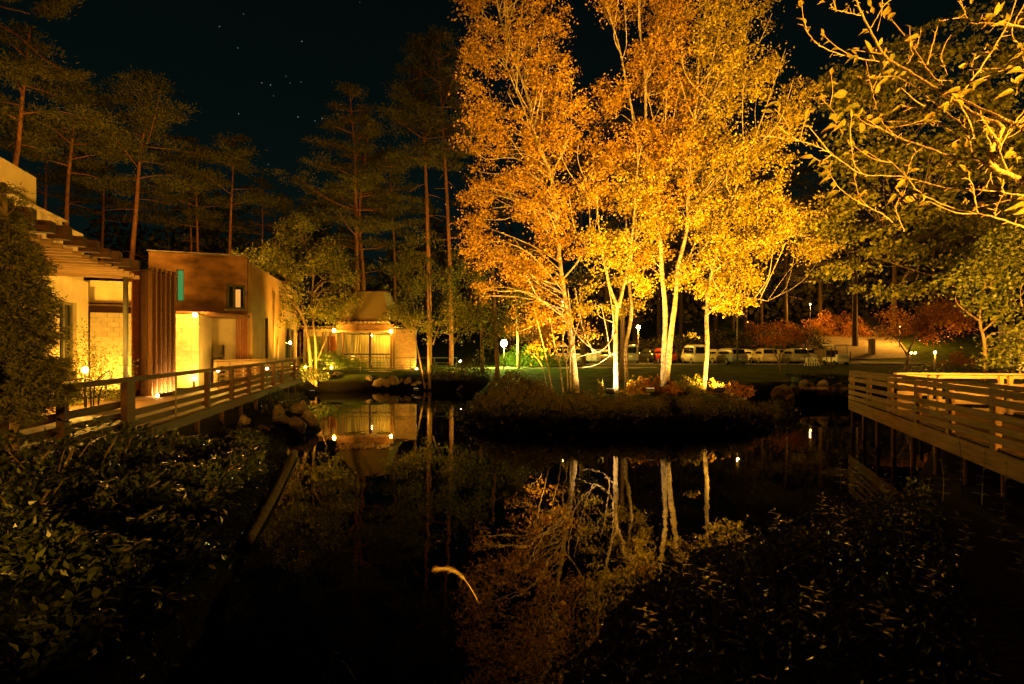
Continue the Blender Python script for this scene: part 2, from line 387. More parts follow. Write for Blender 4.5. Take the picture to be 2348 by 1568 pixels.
def water():
    m = bpy.data.materials.new('pond_water'); m.use_nodes = True; N = m.node_tree.nodes; L = m.node_tree.links; b = N['Principled BSDF']
    b.inputs['Base Color'].default_value = (.0012, .0013, .0008, 1); b.inputs['Roughness'].default_value = .012; b.inputs['IOR'].default_value = 1.33; b.inputs['Specular IOR Level'].default_value = .13
    tc = N.new('ShaderNodeTexCoord'); mp = N.new('ShaderNodeMapping'); mp.inputs['Scale'].default_value = (1, .45, 1); L.new(tc.outputs['Object'], mp.inputs[0])
    n = N.new('ShaderNodeTexNoise'); n.inputs['Scale'].default_value = 2.6; n.inputs['Detail'].default_value = 3; L.new(mp.outputs[0], n.inputs['Vector'])
    bp = N.new('ShaderNodeBump'); bp.inputs['Strength'].default_value = .05; bp.inputs['Distance'].default_value = .05
    L.new(n.outputs[0], bp.inputs['Height']); L.new(bp.outputs[0], b.inputs['Normal'])
    mb = MB(); mb.add([(-18, -3, 0), (24, -3, 0), (24, 40, 0), (-18, 40, 0)], [(0, 1, 2, 3)])
    tag(mb.build('pond_water', m), 'still black pond water mirroring the lit trees', kind='structure')
water()
def sheet(name, poly, m, lift, label, nsub=40):     # a flat sheet draped a few mm over the ground
    xs = [p[0] for p in poly]; ys = [p[1] for p in poly]
    mb = MB(); n = len(poly)
    (x0, y0), (x1, y1), (x2, y2), (x3, y3) = poly
    u = np.linspace(0, 1, nsub + 1); U, Vv = np.meshgrid(u, u)
    X = (1 - U) * (1 - Vv) * x0 + U * (1 - Vv) * x1 + U * Vv * x2 + (1 - U) * Vv * x3
    Y = (1 - U) * (1 - Vv) * y0 + U * (1 - Vv) * y1 + U * Vv * y2 + (1 - U) * Vv * y3
    Z = height(X, Y) + lift; k = nsub + 1
    i = (np.arange(nsub)[:, None] * k + np.arange(nsub)[None, :]).ravel()
    mb.add(np.stack([X, Y, Z], -1).reshape(-1, 3), np.stack([i, i + 1, i + k + 1, i + k], 1).tolist())
    return tag(mb.build(name, m, smooth=True), label, kind='structure')
sheet('car_park', [(2.5, 47.5), (46, 47.5), (40, 61), (1, 61)], M_ASPH, .02, 'asphalt car park beyond the lawn')
sheet('hill_road', [(33, 60.2), (47, 60.2), (66, 92), (54, 92)], M_ROAD, .06, 'lamp-lit road climbing the hillside')
sheet('foot_path', [(-5, 40.5), (12, 41.5), (12, 43), (-5, 42.2)], M_ROAD, .02, 'pale footpath across the lawn')
def kerbs():
    k = tag(bpy.data.objects.new('kerb', None), 'stone kerb along the front of the car park', kind='structure'); COL.objects.link(k); LOC[k.name] = V(0, 0, 0)
    x = 2.5
    while x < 45:
        piece('kerb_stone', k, (x + .6, 47.42, 1.35 + .03), (1.17, .16, .20), M_KERB); x += 1.2
kerbs()
# ------------------------------------------------------------------ boardwalk on the left bank
DECK = 1.15
def fx(Y): return -7.36 - .237 * (Y - 8.6)           # pond edge of the boardwalk
FD = V(-.237, 1, 0).normalized(); FN = V(-FD.y, FD.x, 0)   # along the edge, and inland
def boardwalk():
    t = thing('boardwalk', 'dark timber boardwalk along the left bank of the pond', 'boardwalk', (fx(18), 18, .8))
    s = 0; p0 = V(fx(4.5), 4.5, 0); L = 26.5
    while s < L:
        a = p0 + FD * s; w = 4.6 if s < 15 else 2.3
        piece('plank', t, (a + FN * (w / 2 - .04) + V(0, 0, DECK - .02)), (w, .138, .04), M_WOOD, xdir=FN); s += .146
    e = p0 + FD * L
    beam('edge_beam', t, p0 - FN * .07 + V(0, 0, 1.0), e - FN * .07 + V(0, 0, 1.0), .06, .24, M_DARKW)
    beam('joist', t, p0 + FN * 1.9 + V(0, 0, 1.0), e + FN * 1.9 + V(0, 0, 1.0), .08, .24, M_DARKW)
    for y in np.arange(6.0, 30, 2.1):
        piece('pile', t, (fx(y) - .12, y, .2), (.10, .10, 1.5), M_DARKW, xdir=(0, 0, 1) and (1, 0, 0))
boardwalk()
def left_fence():
    t = thing('boardwalk_railing', 'dark timber railing with four slats along the left boardwalk', 'railing', (fx(18), 18, DECK))
    ys = [6.2, 8.3, 10.37, 12.75, 14.84, 17.1, 19.2, 21.2, 23.3, 25.1, 28.3]
    for i, y in enumerate(ys):
        x = fx(y)
        if i == 3:
            mb = MB(); mb.tube([(x - .03, y, .78), (x - .03, y, 2.18)], .022, 8); mb.build('steel_post', M_STEEL, t)
        else:
            w = .34 if i == 2 else .14
            piece('post', t, (x, y, 1.50), (w, .12, 1.34), M_DARKW, xdir=(FD.x, FD.y, 0))
    for i in range(len(ys) - 1):
        a, b = V(fx(ys[i]), ys[i], 0), V(fx(ys[i + 1]), ys[i + 1], 0)
        for z in (1.72, 1.49, 1.27, 1.06):
            if i in (2,) and z > 1.5: continue
            beam('slat', t, a + FN * .085 + FD * .004 + V(0, 0, z), b + FN * .085 - FD * .004 + V(0, 0, z), .035, .145, M_DARKW)
    a, b = V(fx(5), 5, 2.21), V(fx(28.4), 28.4, 2.21)
    n = 7
    for i in range(n):
        p = a.lerp(b, i / n); q = a.lerp(b, (i + 1) / n)
        beam('handrail', t, p + FD * .003, q - FD * .003, .16, .085, M_DARKW)
left_fence()
def inner_rail():
    t = thing('inner_railing', 'lit low timber railing on the inner side of the boardwalk end', 'railing', (-12.6, 26, DECK))
    a, b = V(-13.45, 23.2, 0), V(-12.1, 28.9, 0); d = (b - a).normalized()
    beam('top_rail', t, a + V(0, 0, 2.30), b + V(0, 0, 2.30), .16, .06, M_PALEW)
    beam('upper_board', t, a + V(0, 0, 2.14), b + V(0, 0, 2.14), .05, .20, M_PALEW)
    for k in range(8):
        p = a.lerp(b, k / 7); piece('post', t, p + V(0, 0, 1.68), (.10, .10, 1.1), M_PALEW, xdir=d)
    for z in (1.85, 1.66, 1.47, 1.30):
        beam('slat', t, a + V(.07, 0, z), b + V(.07, 0, z), .03, .09, M_WOOD)
inner_rail()

# ------------------------------------------------------------------ left house
D1 = V(-.339, .941, 0); N1 = V(.941, .339, 0)          # facade direction (away) and its outward normal-ish axis
def hitY(px, P, d):                                     # parameter along a wall line where the sight line px crosses it
    u = (px - CX) / FPX; return (u * P[1] - P[0]) / (d[0] - u * d[1])
def wall_open(mb, a, d, n, L, z0, z1, th, holes):       # wall from a along d, thickness th inland (-n), holes (s0,s1,za,zb)
    xs = sorted({0, L, *[h[0] for h in holes], *[h[1] for h in holes]})
    for i in range(len(xs) - 1):
        s0, s1 = xs[i], xs[i + 1]; hs = sorted([(h[2], h[3]) for h in holes if h[0] <= s0 + 1e-6 and h[1] >= s1 - 1e-6])
        z = z0; segs = []
        for za, zb in hs: segs.append((z, za)); z = zb
        segs.append((z, z1))
        for za, zb in segs:
            if zb - za > .01:
                c = a + d * (s0 + s1) / 2 - n * th / 2 + V(0, 0, (za + zb) / 2 - a.z)
                mb.obox(c, d * (s1 - s0) / 2, n * th / 2, V(0, 0, (zb - za) / 2))
def window(t, a, d, n, s0, s1, za, zb, glass=None, fw=.07, mull=(), frame=None, dep=.14):
    frame = frame or M_IRON
    w = MB(); c = a + d * (s0 + s1) / 2 - n * dep; c.z = (za + zb) / 2
    w.obox(c, d * ((s1 - s0) / 2 - .004), n * .012, V(0, 0, (zb - za) / 2 - .004))
    o = w.build('window', glass or M_GLASS, t)
    def fb(p, q): beam('frame', o, p, q, .07, fw, frame, bev=.004)
    def pt(s, z): p = a + d * s - n * (dep - .05); p.z = z; return p
    fb(pt(s0 + .002, za + fw / 2 + .002), pt(s1 - .002, za + fw / 2 + .002)); fb(pt(s0 + .002, zb - fw / 2 - .002), pt(s1 - .002, zb - fw / 2 - .002))
    def vb(s):
        p = pt(s, (za + zb) / 2); piece('frame', o, p, (fw, .068, zb - za - 2 * fw - .006), frame, xdir=d, bev=.004)
    for s in (s0 + fw / 2 + .002, s1 - fw / 2 - .002, *mull): vb(s)
    return o
def house_left():
    t = thing('terrace_house', 'stepped tan concrete house with pergola at the left edge', 'house', (-18, 18, 1.0))
    a1 = V(-17.3, 20.9, 1.0); a0 = a1 - D1 * 14
    sA = 14 + hitY(139, (a1.x, a1.y), D1); sB = 14 + hitY(176, (a1.x, a1.y), D1)
    sW0 = sB - 1.35; sW1 = sB
    mb = MB(); wall_open(mb, a0, D1, N1, 14, .9, 5.55, .35, [(sW0, sW1, 1.5, 4.62)])
    mb.build('wall', M_STUCCO, t)
    o = window(t, a0, D1, N1, sW0, sW1, 1.5, 4.62, fw=.10, mull=(sW0 + .62,), frame=mat('grey_frame', (.10, .10, .085), (.14, .13, .11), .6), dep=.2)
    cu = MB(); p = a0 + D1 * (sW0 + .3) - N1 * .30; p.z = 3.0
    cu.obox(p, D1 * .28, N1 * .02, V(0, 0, 1.5)); cu.build('curtain', mat('curtain', (.6, .52, .36), (.7, .6, .42), .9), o)
    # upper storey parapets
    u = MB(); u.obox(a0 + D1 * 5.9 - N1 * 2.0 + V(0, 0, 5.55), D1 * 5.9, N1 * 2.0, V(0, 0, .95)); u.build('upper_wall', M_CONC, t)
    u = MB(); u.obox(a0 + D1 * 12.93 - N1 * 2.0 + V(0, 0, 5.52), D1 * 1.07, N1 * 1.85, V(0, 0, .99)); u.build('roof_parapet', M_STUCCO, t, bevel=.03)
    beam('coping', t, a0 + D1 * .0 + N1 * .03 + V(0, 0, 6.53), a0 + D1 * 11.8 + N1 * .03 + V(0, 0, 6.53), .3, .06, M_CONC)
    u = MB(); u.obox(a0 + D1 * 7 - N1 * 4.65 + V(0, 0, 6.6), D1 * 6.9, N1 * 3.0, V(0, 0, 2.0)); u.build('top_storey', M_STUCCO, t)
    tb = MB(); q = a0 + D1 * 11.85 + V(0, 0, 6.3); tb.tube([q, q + D1 * 1.6 - V(0, 0, .55)], .02, 6); tb.build('drain_pipe', M_IRON, t)
    # mass behind
    m = MB(); m.obox(a0 + D1 * 6.9 - N1 * 4.2 + V(0, 0, 2.2), D1 * 6.9, N1 * 3.8, V(0, 0, 2.3)); m.build('rear_mass', M_STUCCO, t)
    return a1
A1 = house_left()
def pergola():
    t = thing('pergola', 'slatted timber pergola roof on a grey steel post beside the house', 'pergola', (-13, 15, DECK))
    e0 = V(-9.9, 9.9, 5.30); e1 = V(-13.0, 18.05, 5.30); d = (e1 - e0).normalized(); n = V(d.y, -d.x, 0)   # n points right (pond side)
    L = (e1 - e0).length; s = 0; i = 0
    while s < L:
        p = e0 + d * s
        piece('slat', t, p - n * 1.75, (3.5, .07, .13), M_PALEW, xdir=n, bev=.004); s += .52
    for s_, w in ((-.9, .10), (-3.3, .10)):
        beam('beam', t, e0 + n * (s_ - .12) + V(0, 0, .13), e1 + n * (s_ - .12) + V(0, 0, .13), w, .16, M_CORTEN)
    for k in range(10):
        p = e0 + d * (L * (k + .35) / 10) - n * .18; h = .34 if k % 2 else .26
        piece('rafter_end', t, p + V(0, 0, .21 + h / 2), (.42, .26, h), M_DARKW, xdir=n)
    b = W(288, 645, 17.2); mb = MB(); mb.tube([(b.x, b.y, DECK), (b.x, b.y, 5.25)], .075, 12); mb.build('post', mat('grey_pole', (.15, .15, .14), (.2, .2, .185), .5), t, smooth=True)
pergola()
def slat_tower():
    t = thing('slat_tower', 'tall rusty red timber fin screen lit from its foot', 'screen', (-13, 18.5, DECK))
    p0 = W(338, 800, 17.9); p0.z = 0; p1 = W(401, 800, 19.3); p1.z = 0; d = (p1 - p0).normalized(); n = V(d.y, -d.x, 0); L = (p1 - p0).length
    top = 5.55
    lf = W(321, 800, 18.3); lf.z = 0
    dd = (p0 - lf)
    piece('end_board', t, lf + dd / 2 + V(0, 0, (top + DECK) / 2 + .02), (dd.length, .10, top - DECK), M_DARKW, xdir=dd)
    k = 6
    for i in range(k):
        c = p0 + d * (L * (i + .5) / k)
        piece('fin', t, c + V(0, 0, (top + DECK) / 2), (L / k * .80, .10, top - DECK - .04), M_CORTEN, xdir=d)
        piece('fin_edge', t, p0 + d * (L * (i + .02) / k) + n * .11 + V(0, 0, (top + DECK) / 2 + .1), (.035, .12, top - DECK + .12), M_WOOD, xdir=d)
    piece('back_board', t, p0 + d * L / 2 - n * .55 + V(0, 0, (top + DECK) / 2), (L, .06, top - DECK), M_CORTEN, xdir=d)
    piece('cap', t, p0 + d * L / 2 - n * .25 + V(0, 0, top + .03), (L + .1, .75, .05), M_DARKW, xdir=d)
    lt = thing('floor_light', 'glowing trough light at the foot of the red fin screen', 'lamp', p0 + d * L / 2 + n * .32 + V(0, 0, DECK))
    hb = MB(); c = p0 + d * L / 2 + n * .42; hb.obox(c + V(0, 0, DECK + .06), d * L / 2, n * .02, V(0, 0, .07)); hb.build('housing', M_IRON, lt)
    for i in range(k):
        c = p0 + d * (L * (i + .5) / k) + n * .33; tb = MB(); tb.obox(c + V(0, 0, DECK + .06), d * L / k * .42, n * .03, V(0, 0, .025)); tb.build('tube_lamp', mat('tube_glow', (.8, .8, .8), emit=(1, .62, .18), estr=230), lt)
    return
slat_tower()
def court():
    t = thing('courtyard_wall', 'pale concrete block wall with a lamp, behind the red screen', 'wall', (-15.5, 21.7, DECK))
    b0 = V(-17.25, 20.95, 0); d = V(.941, .339, 0); n = V(.339, -.941, 0)
    L = hitY(456, (b0.x, b0.y), d)
    core = MB(); core.obox(b0 + d * L / 2 - n * .12 + V(0, 0, 2.74), d * L / 2, n * .10, V(0, 0, 1.59)); core.build('core', M_MORTAR, t)
    rows = 16; hgt = (4.33 - 1.15) / rows
    for r in range(rows):
        x = -.2 * (r % 2)
        while x < L:
            s0 = max(x, 0); s1 = min(x + .4, L)
            if s1 - s0 > .06: piece('block', t, b0 + d * (s0 + s1) / 2 + V(0, 0, 1.15 + hgt * (r + .5)), (s1 - s0 - .012, .14, hgt - .012), M_BLOCK, xdir=d, bev=.008)
            x += .4
    e = b0 + d * L; k = V(-.339, .941, 0); m = MB(); m.obox(e + k * 1.35 - d * .1 + V(0, 0, 2.74), k * 1.28, d * .1, V(0, 0, 1.59)); m.build('return_wall', M_STUCCO, t)
    # recessed band and pale fascia above the block wall
    f = MB(); f.obox(b0 + d * .4 - n * 1.1 + V(0, 0, 5.3), d * 1.58, n * .1, V(0, 0, .45)); f.build('fascia', M_STUCCO, t)
    f = MB(); f.obox(b0 + d * .4 - n * .9 + V(0, 0, 4.83), d * 1.58, n * .22, V(0, 0, .04)); f.build('ledge', M_PALEW, t)
    f = MB(); f.obox(b0 + d * .4 - n * .95 + V(0, 0, 4.70), d * 1.58, n * .2, V(0, 0, .03)); f.build('ledge', M_PALEW, t)
    f = MB(); f.obox(b0 + d * .4 - n * 1.0 + V(0, 0, 4.48), d * 1.58, n * .1, V(0, 0, .19)); f.build('louvre_band', M_DARKW, t)
    # canopy slab running on to the brown block
    c = MB(); c.prism([tuple((b0 + d * 2.6 + n * .1)[:2]), tuple((b0 + d * (L + .35) + n * .1)[:2]), (-12.75, 24.9), (-13.3, 25.7), (-17.0, 24.4)], 4.345, 4.46); c.build('canopy', M_BROWN, t)
    lp = thing('wall_lamp', 'bright bare lamp under the canopy above the block wall', 'lamp', W(447, 723, 21.3))
    q = W(447, 722, 21.25); bulb('bulb', lp, q, .085, 210, SODIUM)
    mb = MB(); mb.tube([q + V(0, .05, .06), q + V(-.1, .5, .10)], .025, 8); mb.build('bracket', M_IRON, lp)
    up = thing('wall_uplight', 'small uplight washing the corner of the block wall', 'lamp', W(463, 850, 21.6))
    q = b0 + d * (L - .12) + n * .34; q.z = 1.55
    bulb('bulb', up, q, .045, 60, WARM); mb = MB(); mb.lathe((q.x, q.y, 1.15), [(.05, 0), (.05, .28), (.08, .33)], 10); mb.build('stake', M_IRON, up)
    for i, (s, pw) in enumerate(((.7, 110), (2.0, 110))):  # extra uplights, added to brighten the block wall
        q = b0 + d * s + n * .55; q.z = 1.5; u2 = thing('wall_uplight', 'added small uplight hidden behind the boardwalk rail washing the block wall %s' % ('beside the house corner' if i == 0 else 'left of the red screen'), 'lamp', (q.x, q.y, DECK), 'added block wall uplights')
        bulb('bulb', u2, q, .04, pw, SODIUM); mb = MB(); mb.lathe((q.x, q.y, 1.15), [(.05, 0), (.05, .26), (.08, .31)], 10); mb.build('stake', M_IRON, u2)
    q = A1 - D1 * 2.2 + N1 * .7; q.z = 1.5; u2 = thing('wall_uplight', 'added small uplight in the shrubs washing the stepped house facade', 'lamp', (q.x, q.y, DECK)); bulb('bulb', u2, q, .04, 170, SODIUM); mb = MB(); mb.lathe((q.x, q.y, 1.15), [(.05, 0), (.05, .26), (.08, .31)], 10); mb.build('stake', M_IRON, u2)  # added lamp that brightens the house facade
court()
def brown_block():
    t = thing('brown_block', 'brown rendered upper block with a narrow green-lit window', 'house', (-15, 26, 1.0))
    c0 = V(-17.4, 24.5, 0); c1 = V(-13.4, 25.9, 0); d = (c1 - c0).normalized(); n = V(d.y, -d.x, 0); L = (c1 - c0).length
    h = lambda px: hitY(px, (c0.x, c0.y), d)
    zz = lambda py, s: WZ(py, (c0 + d * s).y)
    g0, g1 = h(404), h(421.5); w0, w1 = h(519), h(562)
    mb = MB(); wall_open(mb, c0, d, n, L, 4.55, 7.48, .4, [(g0, g1, zz(690, g0), zz(617, g0)), (w0, w1, zz(708, w0), zz(651, w0))])
    mb.build('wall', M_BROWN, t)
    gg = mat('green_lit_glass', (.02, .05, .03), emit=(.03, .42, .12), estr=.22)
    window(t, c0, d, n, g0, g1, zz(690, g0), zz(617, g0), glass=gg, fw=.035, dep=.16)
    o = window(t, c0, d, n, w0, w1, zz(708, w0), zz(651, w0), fw=.10, mull=(w0 + .32,), dep=.2)
    lit = MB(); s = (w0 + .38 + w1 - .24) / 2; lit.obox(c0 + d * s - n * .17 + V(0, 0, (zz(703, w0) + zz(662, w0)) / 2), d * ((w1 - w0 - .62) / 2), n * .004, V(0, 0, (zz(662, w0) - zz(703, w0)) / 2))
    lit.build('lit_pane', mat('lit_pane', (.3, .2, .1), emit=(1, .45, .08), estr=.30), o)
    sill = MB(); sill.obox(c0 + d * (w0 + w1) / 2 + n * .03 + V(0, 0, zz(708, w0) - .05), d * (w1 - w0 + .14) / 2, n * .10, V(0, 0, .035)); sill.build('sill', M_CONC, o)
    b = MB(); b.prism([tuple(c0[:2]), tuple((c0 - n * 7)[:2]), (-18.7, 33), (-14.0, 31.2 - 3), (-13.55, 26.3)], 4.55, 4.70); b.build('soffit', M_BROWN, t)
    beam('roof_edge', t, c0 + n * .02 + V(0, 0, 7.51), c1 + n * .02 + V(0, 0, 7.51), .5, .06, M_CONC)
    # long side wall facing the pond
    s0 = V(-13.4, 25.9, 0); sd = V(-.237, 1, 0).normalized(); sn = V(sd.y, -sd.x, 0); SL = 14.2
    y0 = hitY(654, (s0.x, s0.y), sd); y1 = hitY(677, (s0.x, s0.y), sd)
    sw = MB(); wall_open(sw, s0 + sd * .42, sd, sn, SL - .42, 1.0, 7.3, .4, [(y0 - .42, y1 - .42, 1.5, 4.35)]); sw.build('side_wall', M_AMBER, t)
    window(t, s0 + sd * .42, sd, sn, y0 - .42, y1 - .42, 1.5, 4.35, fw=.1, mull=((y0 + y1) / 2 - .42,), dep=.2)
    pl = MB(); pl.obox(s0 + sd * 1.4 + sn * .1 + V(0, 0, 2.85), sd * 1.35, sn * .12, V(0, 0, 1.8)); pl.build('pilaster', M_AMBER, t)
    for px, z1 in ((607, 4.6), (624, 6.4), (633, 3.6)):
        p = s0 + sd * hitY(px, (s0.x, s0.y), sd) + sn * .10; tb = MB(); tb.tube([(p.x, p.y, 1.2), (p.x, p.y, z1)], .055 if px > 610 else .08, 8); tb.build('pipe', M_STUCCO if px > 610 else M_DARKW, t, smooth=True)
    # lower recessed wall with garden opening, and the fin screen beside it
    w = MB(); a = V(-15.6, 26.3, 0); d2 = V(.941, .339, 0); n2 = V(.339, -.941, 0)
    o0 = hitY(486, (a.x, a.y), d2); o1 = hitY(515, (a.x, a.y), d2)
    wall_open(w, a, d2, n2, 1.75, 1.0, 4.54, .25, [(o0, o1, 1.1, 3.05)]); w.build('recess_wall', M_STUCCO, t)
    bk = MB(); bk.obox(a + d2 * .9 - n2 * 1.6 + V(0, 0, 2.6), d2 * 1.4, n2 * .1, V(0, 0, 1.6)); bk.build('court_wall', M_STUCCO, t)
    for i in range(7):
        px = 542 + i * 3.9; p = W(px, 800, 25.2 + .06 * i)
        piece('fin', t, (p.x, p.y, 2.85 - .02 * i), (.045, .12, 3.5 - .25 * (6 - i) / 6), M_CORTEN, xdir=d2)
brown_block()

# ------------------------------------------------------------------ pavilion and far footbridge
def pavilion():
    t = thing('pavilion', 'small pavilion with flared hip roof and wide lit glazing across the pond', 'pavilion', (-11.8, 43, 1.1))
    Y = 42.0; X = lambda px: WX(px, Y); Z = lambda py: WZ(py, Y)
    # roof: concave hip
    rf = MB(); prof = []
    xb0, xb1, yb0, yb1 = X(776), X(899), 40.9, 46.4; xt0, xt1, yt0, yt1 = X(813), X(878), 42.3, 44.6
    zs = [(0, 0), (.10, .06), (.30, .24), (.55, .52), (.80, .80), (1, 1)]
    v = []
    for k, w in zs:
        w2 = k
        x0 = xb0 + (xt0 - xb0) * w2; x1 = xb1 + (xt1 - xb1) * w2; y0 = yb0 + (yt0 - yb0) * w2; y1 = yb1 + (yt1 - yb1) * w2
        z = Z(731) + (Z(667) - Z(731)) * (.5 * k + .5 * k ** 1.2); v += [(x0, y0, z), (x1, y0, z), (x1, y1, z), (x0, y1, z)]
    f = [(i * 4 + j, i * 4 + (j + 1) % 4, i * 4 + 4 + (j + 1) % 4, i * 4 + 4 + j) for i in range(5) for j in range(4)] + [(20, 21, 22, 23), (3, 2, 1, 0)]
    rf.add(v, f); ro = rf.build('roof', M_THATCH, t)
    piece('ridge_cap', ro, ((xt0 + xt1) / 2, (yt0 + yt1) / 2, Z(667) + .06), (xt1 - xt0 + .2, 1.7, .12), M_DARKW)
    beam('eave_board', ro, (xb0, yb0 + .03, Z(731) - .08), (xb1, yb0 + .03, Z(731) - .08), .05, .15, M_DARKW)
    for i in range(13):
        px = 783 + i * (893 - 783) / 12; piece('rafter', t, (X(px), 41.35, Z(740)), (.09, 1.5, .15), M_PALEW)
    # walls
    beam('lintel', t, (X(772), 42, Z(751)), (X(903), 42, Z(751)), .3, .55, M_WOOD)
    beam('lamp_beam', t, (X(768), 41.6, Z(760)), (X(902), 41.6, Z(760)), .12, .14, M_PALEW)
    for px in (772, 787, 848, 897, 903): piece('column', t, (X(px), 41.95, (Z(758) + 1.1) / 2), (.14, .14, Z(758) - 1.1), M_WOOD if px != 848 else M_DARKW)
    gl = mat('clear_glass', (.02, .02, .015), (.03, .03, .02), .06, spec=.5)
    back = MB(); back.box((X(838), 45.8, 2.9), 5.2, .1, 3.6); back.build('back_wall', mat('inside_wall', (.42, .36, .20), (.5, .42, .25), .9), t)
    for px in (770, 903):
        sd_ = MB(); sd_.box((X(px), 44, 2.9), .12, 3.6, 3.6); sd_.build('inner_wall', MATS['inside_wall'], t)
    fl = MB(); fl.box((X(838), 44, 1.12), 5.0, 3.6, .06); fl.build('floor', M_WOOD, t)
    cl = MB(); cl.box((X(838), 44, Z(751)), 5.0, 3.4, .06); cl.build('ceiling', M_PALEW, t)
    cur = mat('sheer_curtain', (.55, .48, .28), (.68, .60, .36), .9, scale=2, stretch=(12, 1, .2))
    for i, (p0, p1, s0, s1) in enumerate(((789, 802, 0, 0), (812, 846, -6, 0), (851, 893, 0, 6), (884, 897, 0, 0))):
        c = MB(); n = 28; vv = []; ff = []
        for k in range(n + 1):
            u = k / n; dy = .05 * math.sin(u * 40)
            for zz, sh in ((1.2, 1), (2.2, .5), (Z(764), 0)):
                px = p0 + (p1 - p0) * u + (s0 * (1 - u) + s1 * u) * sh * 1.4; vv.append((X(px), 42.25 + .02 * i + dy, zz))
        for k in range(n):
            for j in range(2): ff.append((k * 3 + j, k * 3 + 3 + j, k * 3 + 4 + j, k * 3 + 1 + j))
        c.add(vv, ff); c.build('curtain', cur, t, smooth=True)
    for px0, px1 in ((788, 847), (849, 896)):
        beam('door_rail', t, (X(px0), 41.98, Z(812)), (X(px1), 41.98, Z(812)), .05, .10, M_IRON)
        beam('door_rail', t, (X(px0), 41.98, Z(766)), (X(px1), 41.98, Z(766)), .05, .08, M_IRON)
    bulb('room_lamp', t, (X(838), 44.2, 4.0), .12, 75, (1, .60, .08))
    # link wing on the left
    lw = MB(); lw.box((X(722), 43.6, 2.9), X(768) - X(680), .2, 3.7); lw.build('link_wall', M_STUCCO, t)
    for i, px in enumerate((683, 700, 718, 736, 752)): piece('post', t, (X(px), 42.4, 2.7), (.13, .13, 3.1), M_WOOD)
    beam('link_eave', t, (X(678), 42.3, Z(752)), (X(770), 42.3, Z(752)), .5, .18, M_DARKW)
    piece('shutter', t, (X(712), 43.4, 2.8), (1.2, .06, 2.2), mat('green_shutter', (.12, .14, .05), (.16, .19, .07), .8)); piece('shutter', t, (X(748), 43.4, 2.9), (.8, .06, 2.0), M_CORTEN)
    # brick end wall
    bw = thing('brick_wall', 'tan brick end wall beside the pavilion', 'wall', (X(930), 41.3, 1.1))
    x0, x1 = WX(906, 40.9), WX(953, 40.9); core = MB(); core.box(((x0 + x1) / 2, 41.08, 2.75), x1 - x0, .2, 3.3); core.build('core', M_MORTAR, bw)
    nr = 26; hh = (4.40 - 1.1) / nr
    for r in range(nr):
        x = x0 - .15 * (r % 2)
        while x < x1:
            a, b = max(x, x0), min(x + .30, x1)
            if b - a > .05: piece('brick', bw, ((a + b) / 2, 40.95, 1.1 + hh * (r + .5)), (round(b - a - .012, 2), .10, hh - .012), M_BRICK)
            x += .30
    piece('coping', bw, ((x0 + x1) / 2, 41.05, 4.45), (x1 - x0 + .1, .4, .08), M_DARKW)
    for px, py, nm in ((765.5, 757.5, 'left'), (896, 759.5, 'right')):
        lp = thing('pavilion_lamp', 'bright bare lamp at the %s end of the pavilion lintel' % nm, 'lamp', W(px, py, 41.2), 'pavilion lamps')
        q = W(px, py, 41.2); bulb('bulb', lp, q, .13, 190, SODIUM); mb = MB(); mb.tube([q + V(0, .1, 0), q + V(0, .45, .02)], .03, 8); mb.build('bracket', M_IRON, lp)
pavilion()
def far_bridge():
    t = thing('far_walkway', 'long steel-railed walkway in front of the pavilion', 'footbridge', (-10, 38, 1.1))
    Y = 38.0; x0, x1 = WX(683, Y), WX(1050, Y)
    for k in range(int((x1 - x0) / .30)): piece('plank', t, (x0 + .15 + k * .30, Y + 1.25, 1.13), (.29, 2.4, .04), M_PALEW)
    beam('edge_beam', t, (x0, Y - .02, 1.00), (x1, Y - .02, 1.00), .06, .22, M_WOOD)
    beam('edge_beam', t, (x0, Y + 2.5, 1.00), (x1, Y + 2.5, 1.00), .06, .22, M_WOOD)
    for px in (705, 766.6, 826.5, 885, 941, 995, 1047): 
        piece('post', t, (WX(px, Y), Y - .07, 1.62), (.05, .05, 1.1), M_STEEL); piece('pile', t, (WX(px, Y), Y + .1, .4), (.14, .14, 1.0), M_DARKW)
    mb = None
    for z, r in ((2.17, .035), (1.80, .018), (1.62, .018), (1.46, .018), (1.30, .018)):
        mb = MB(); mb.tube([(x0, Y - .11, z), (x1, Y - .11, z)], r, 8); mb.build('rail', M_STEEL, t, smooth=True)
    for px in (890, 955, 1055, 700, 760):
        lp = thing('path_light', 'small bright path light %s' % {890: 'under the far walkway by the brick wall', 955: 'at the corner of the brick wall', 1055: 'at the right end of the far walkway', 700: 'behind the left end of the far rail', 760: 'behind the far rail below the left pavilion lamp'}[px], 'lamp', W(px, 850, 40.3), 'path lights by the pavilion')
        py = {890: 862, 955: 846, 1055: 828, 700: 842, 760: 842}[px]; q = W(px, py, 40.35 if px != 890 else 39.4)
        bulb('bulb', lp, q, .06, 150, WARM); mb = MB(); mb.tube([(q.x, q.y, .9), (q.x, q.y, q.z - .05)], .02, 6); mb.build('stem', M_IRON, lp)
far_bridge()

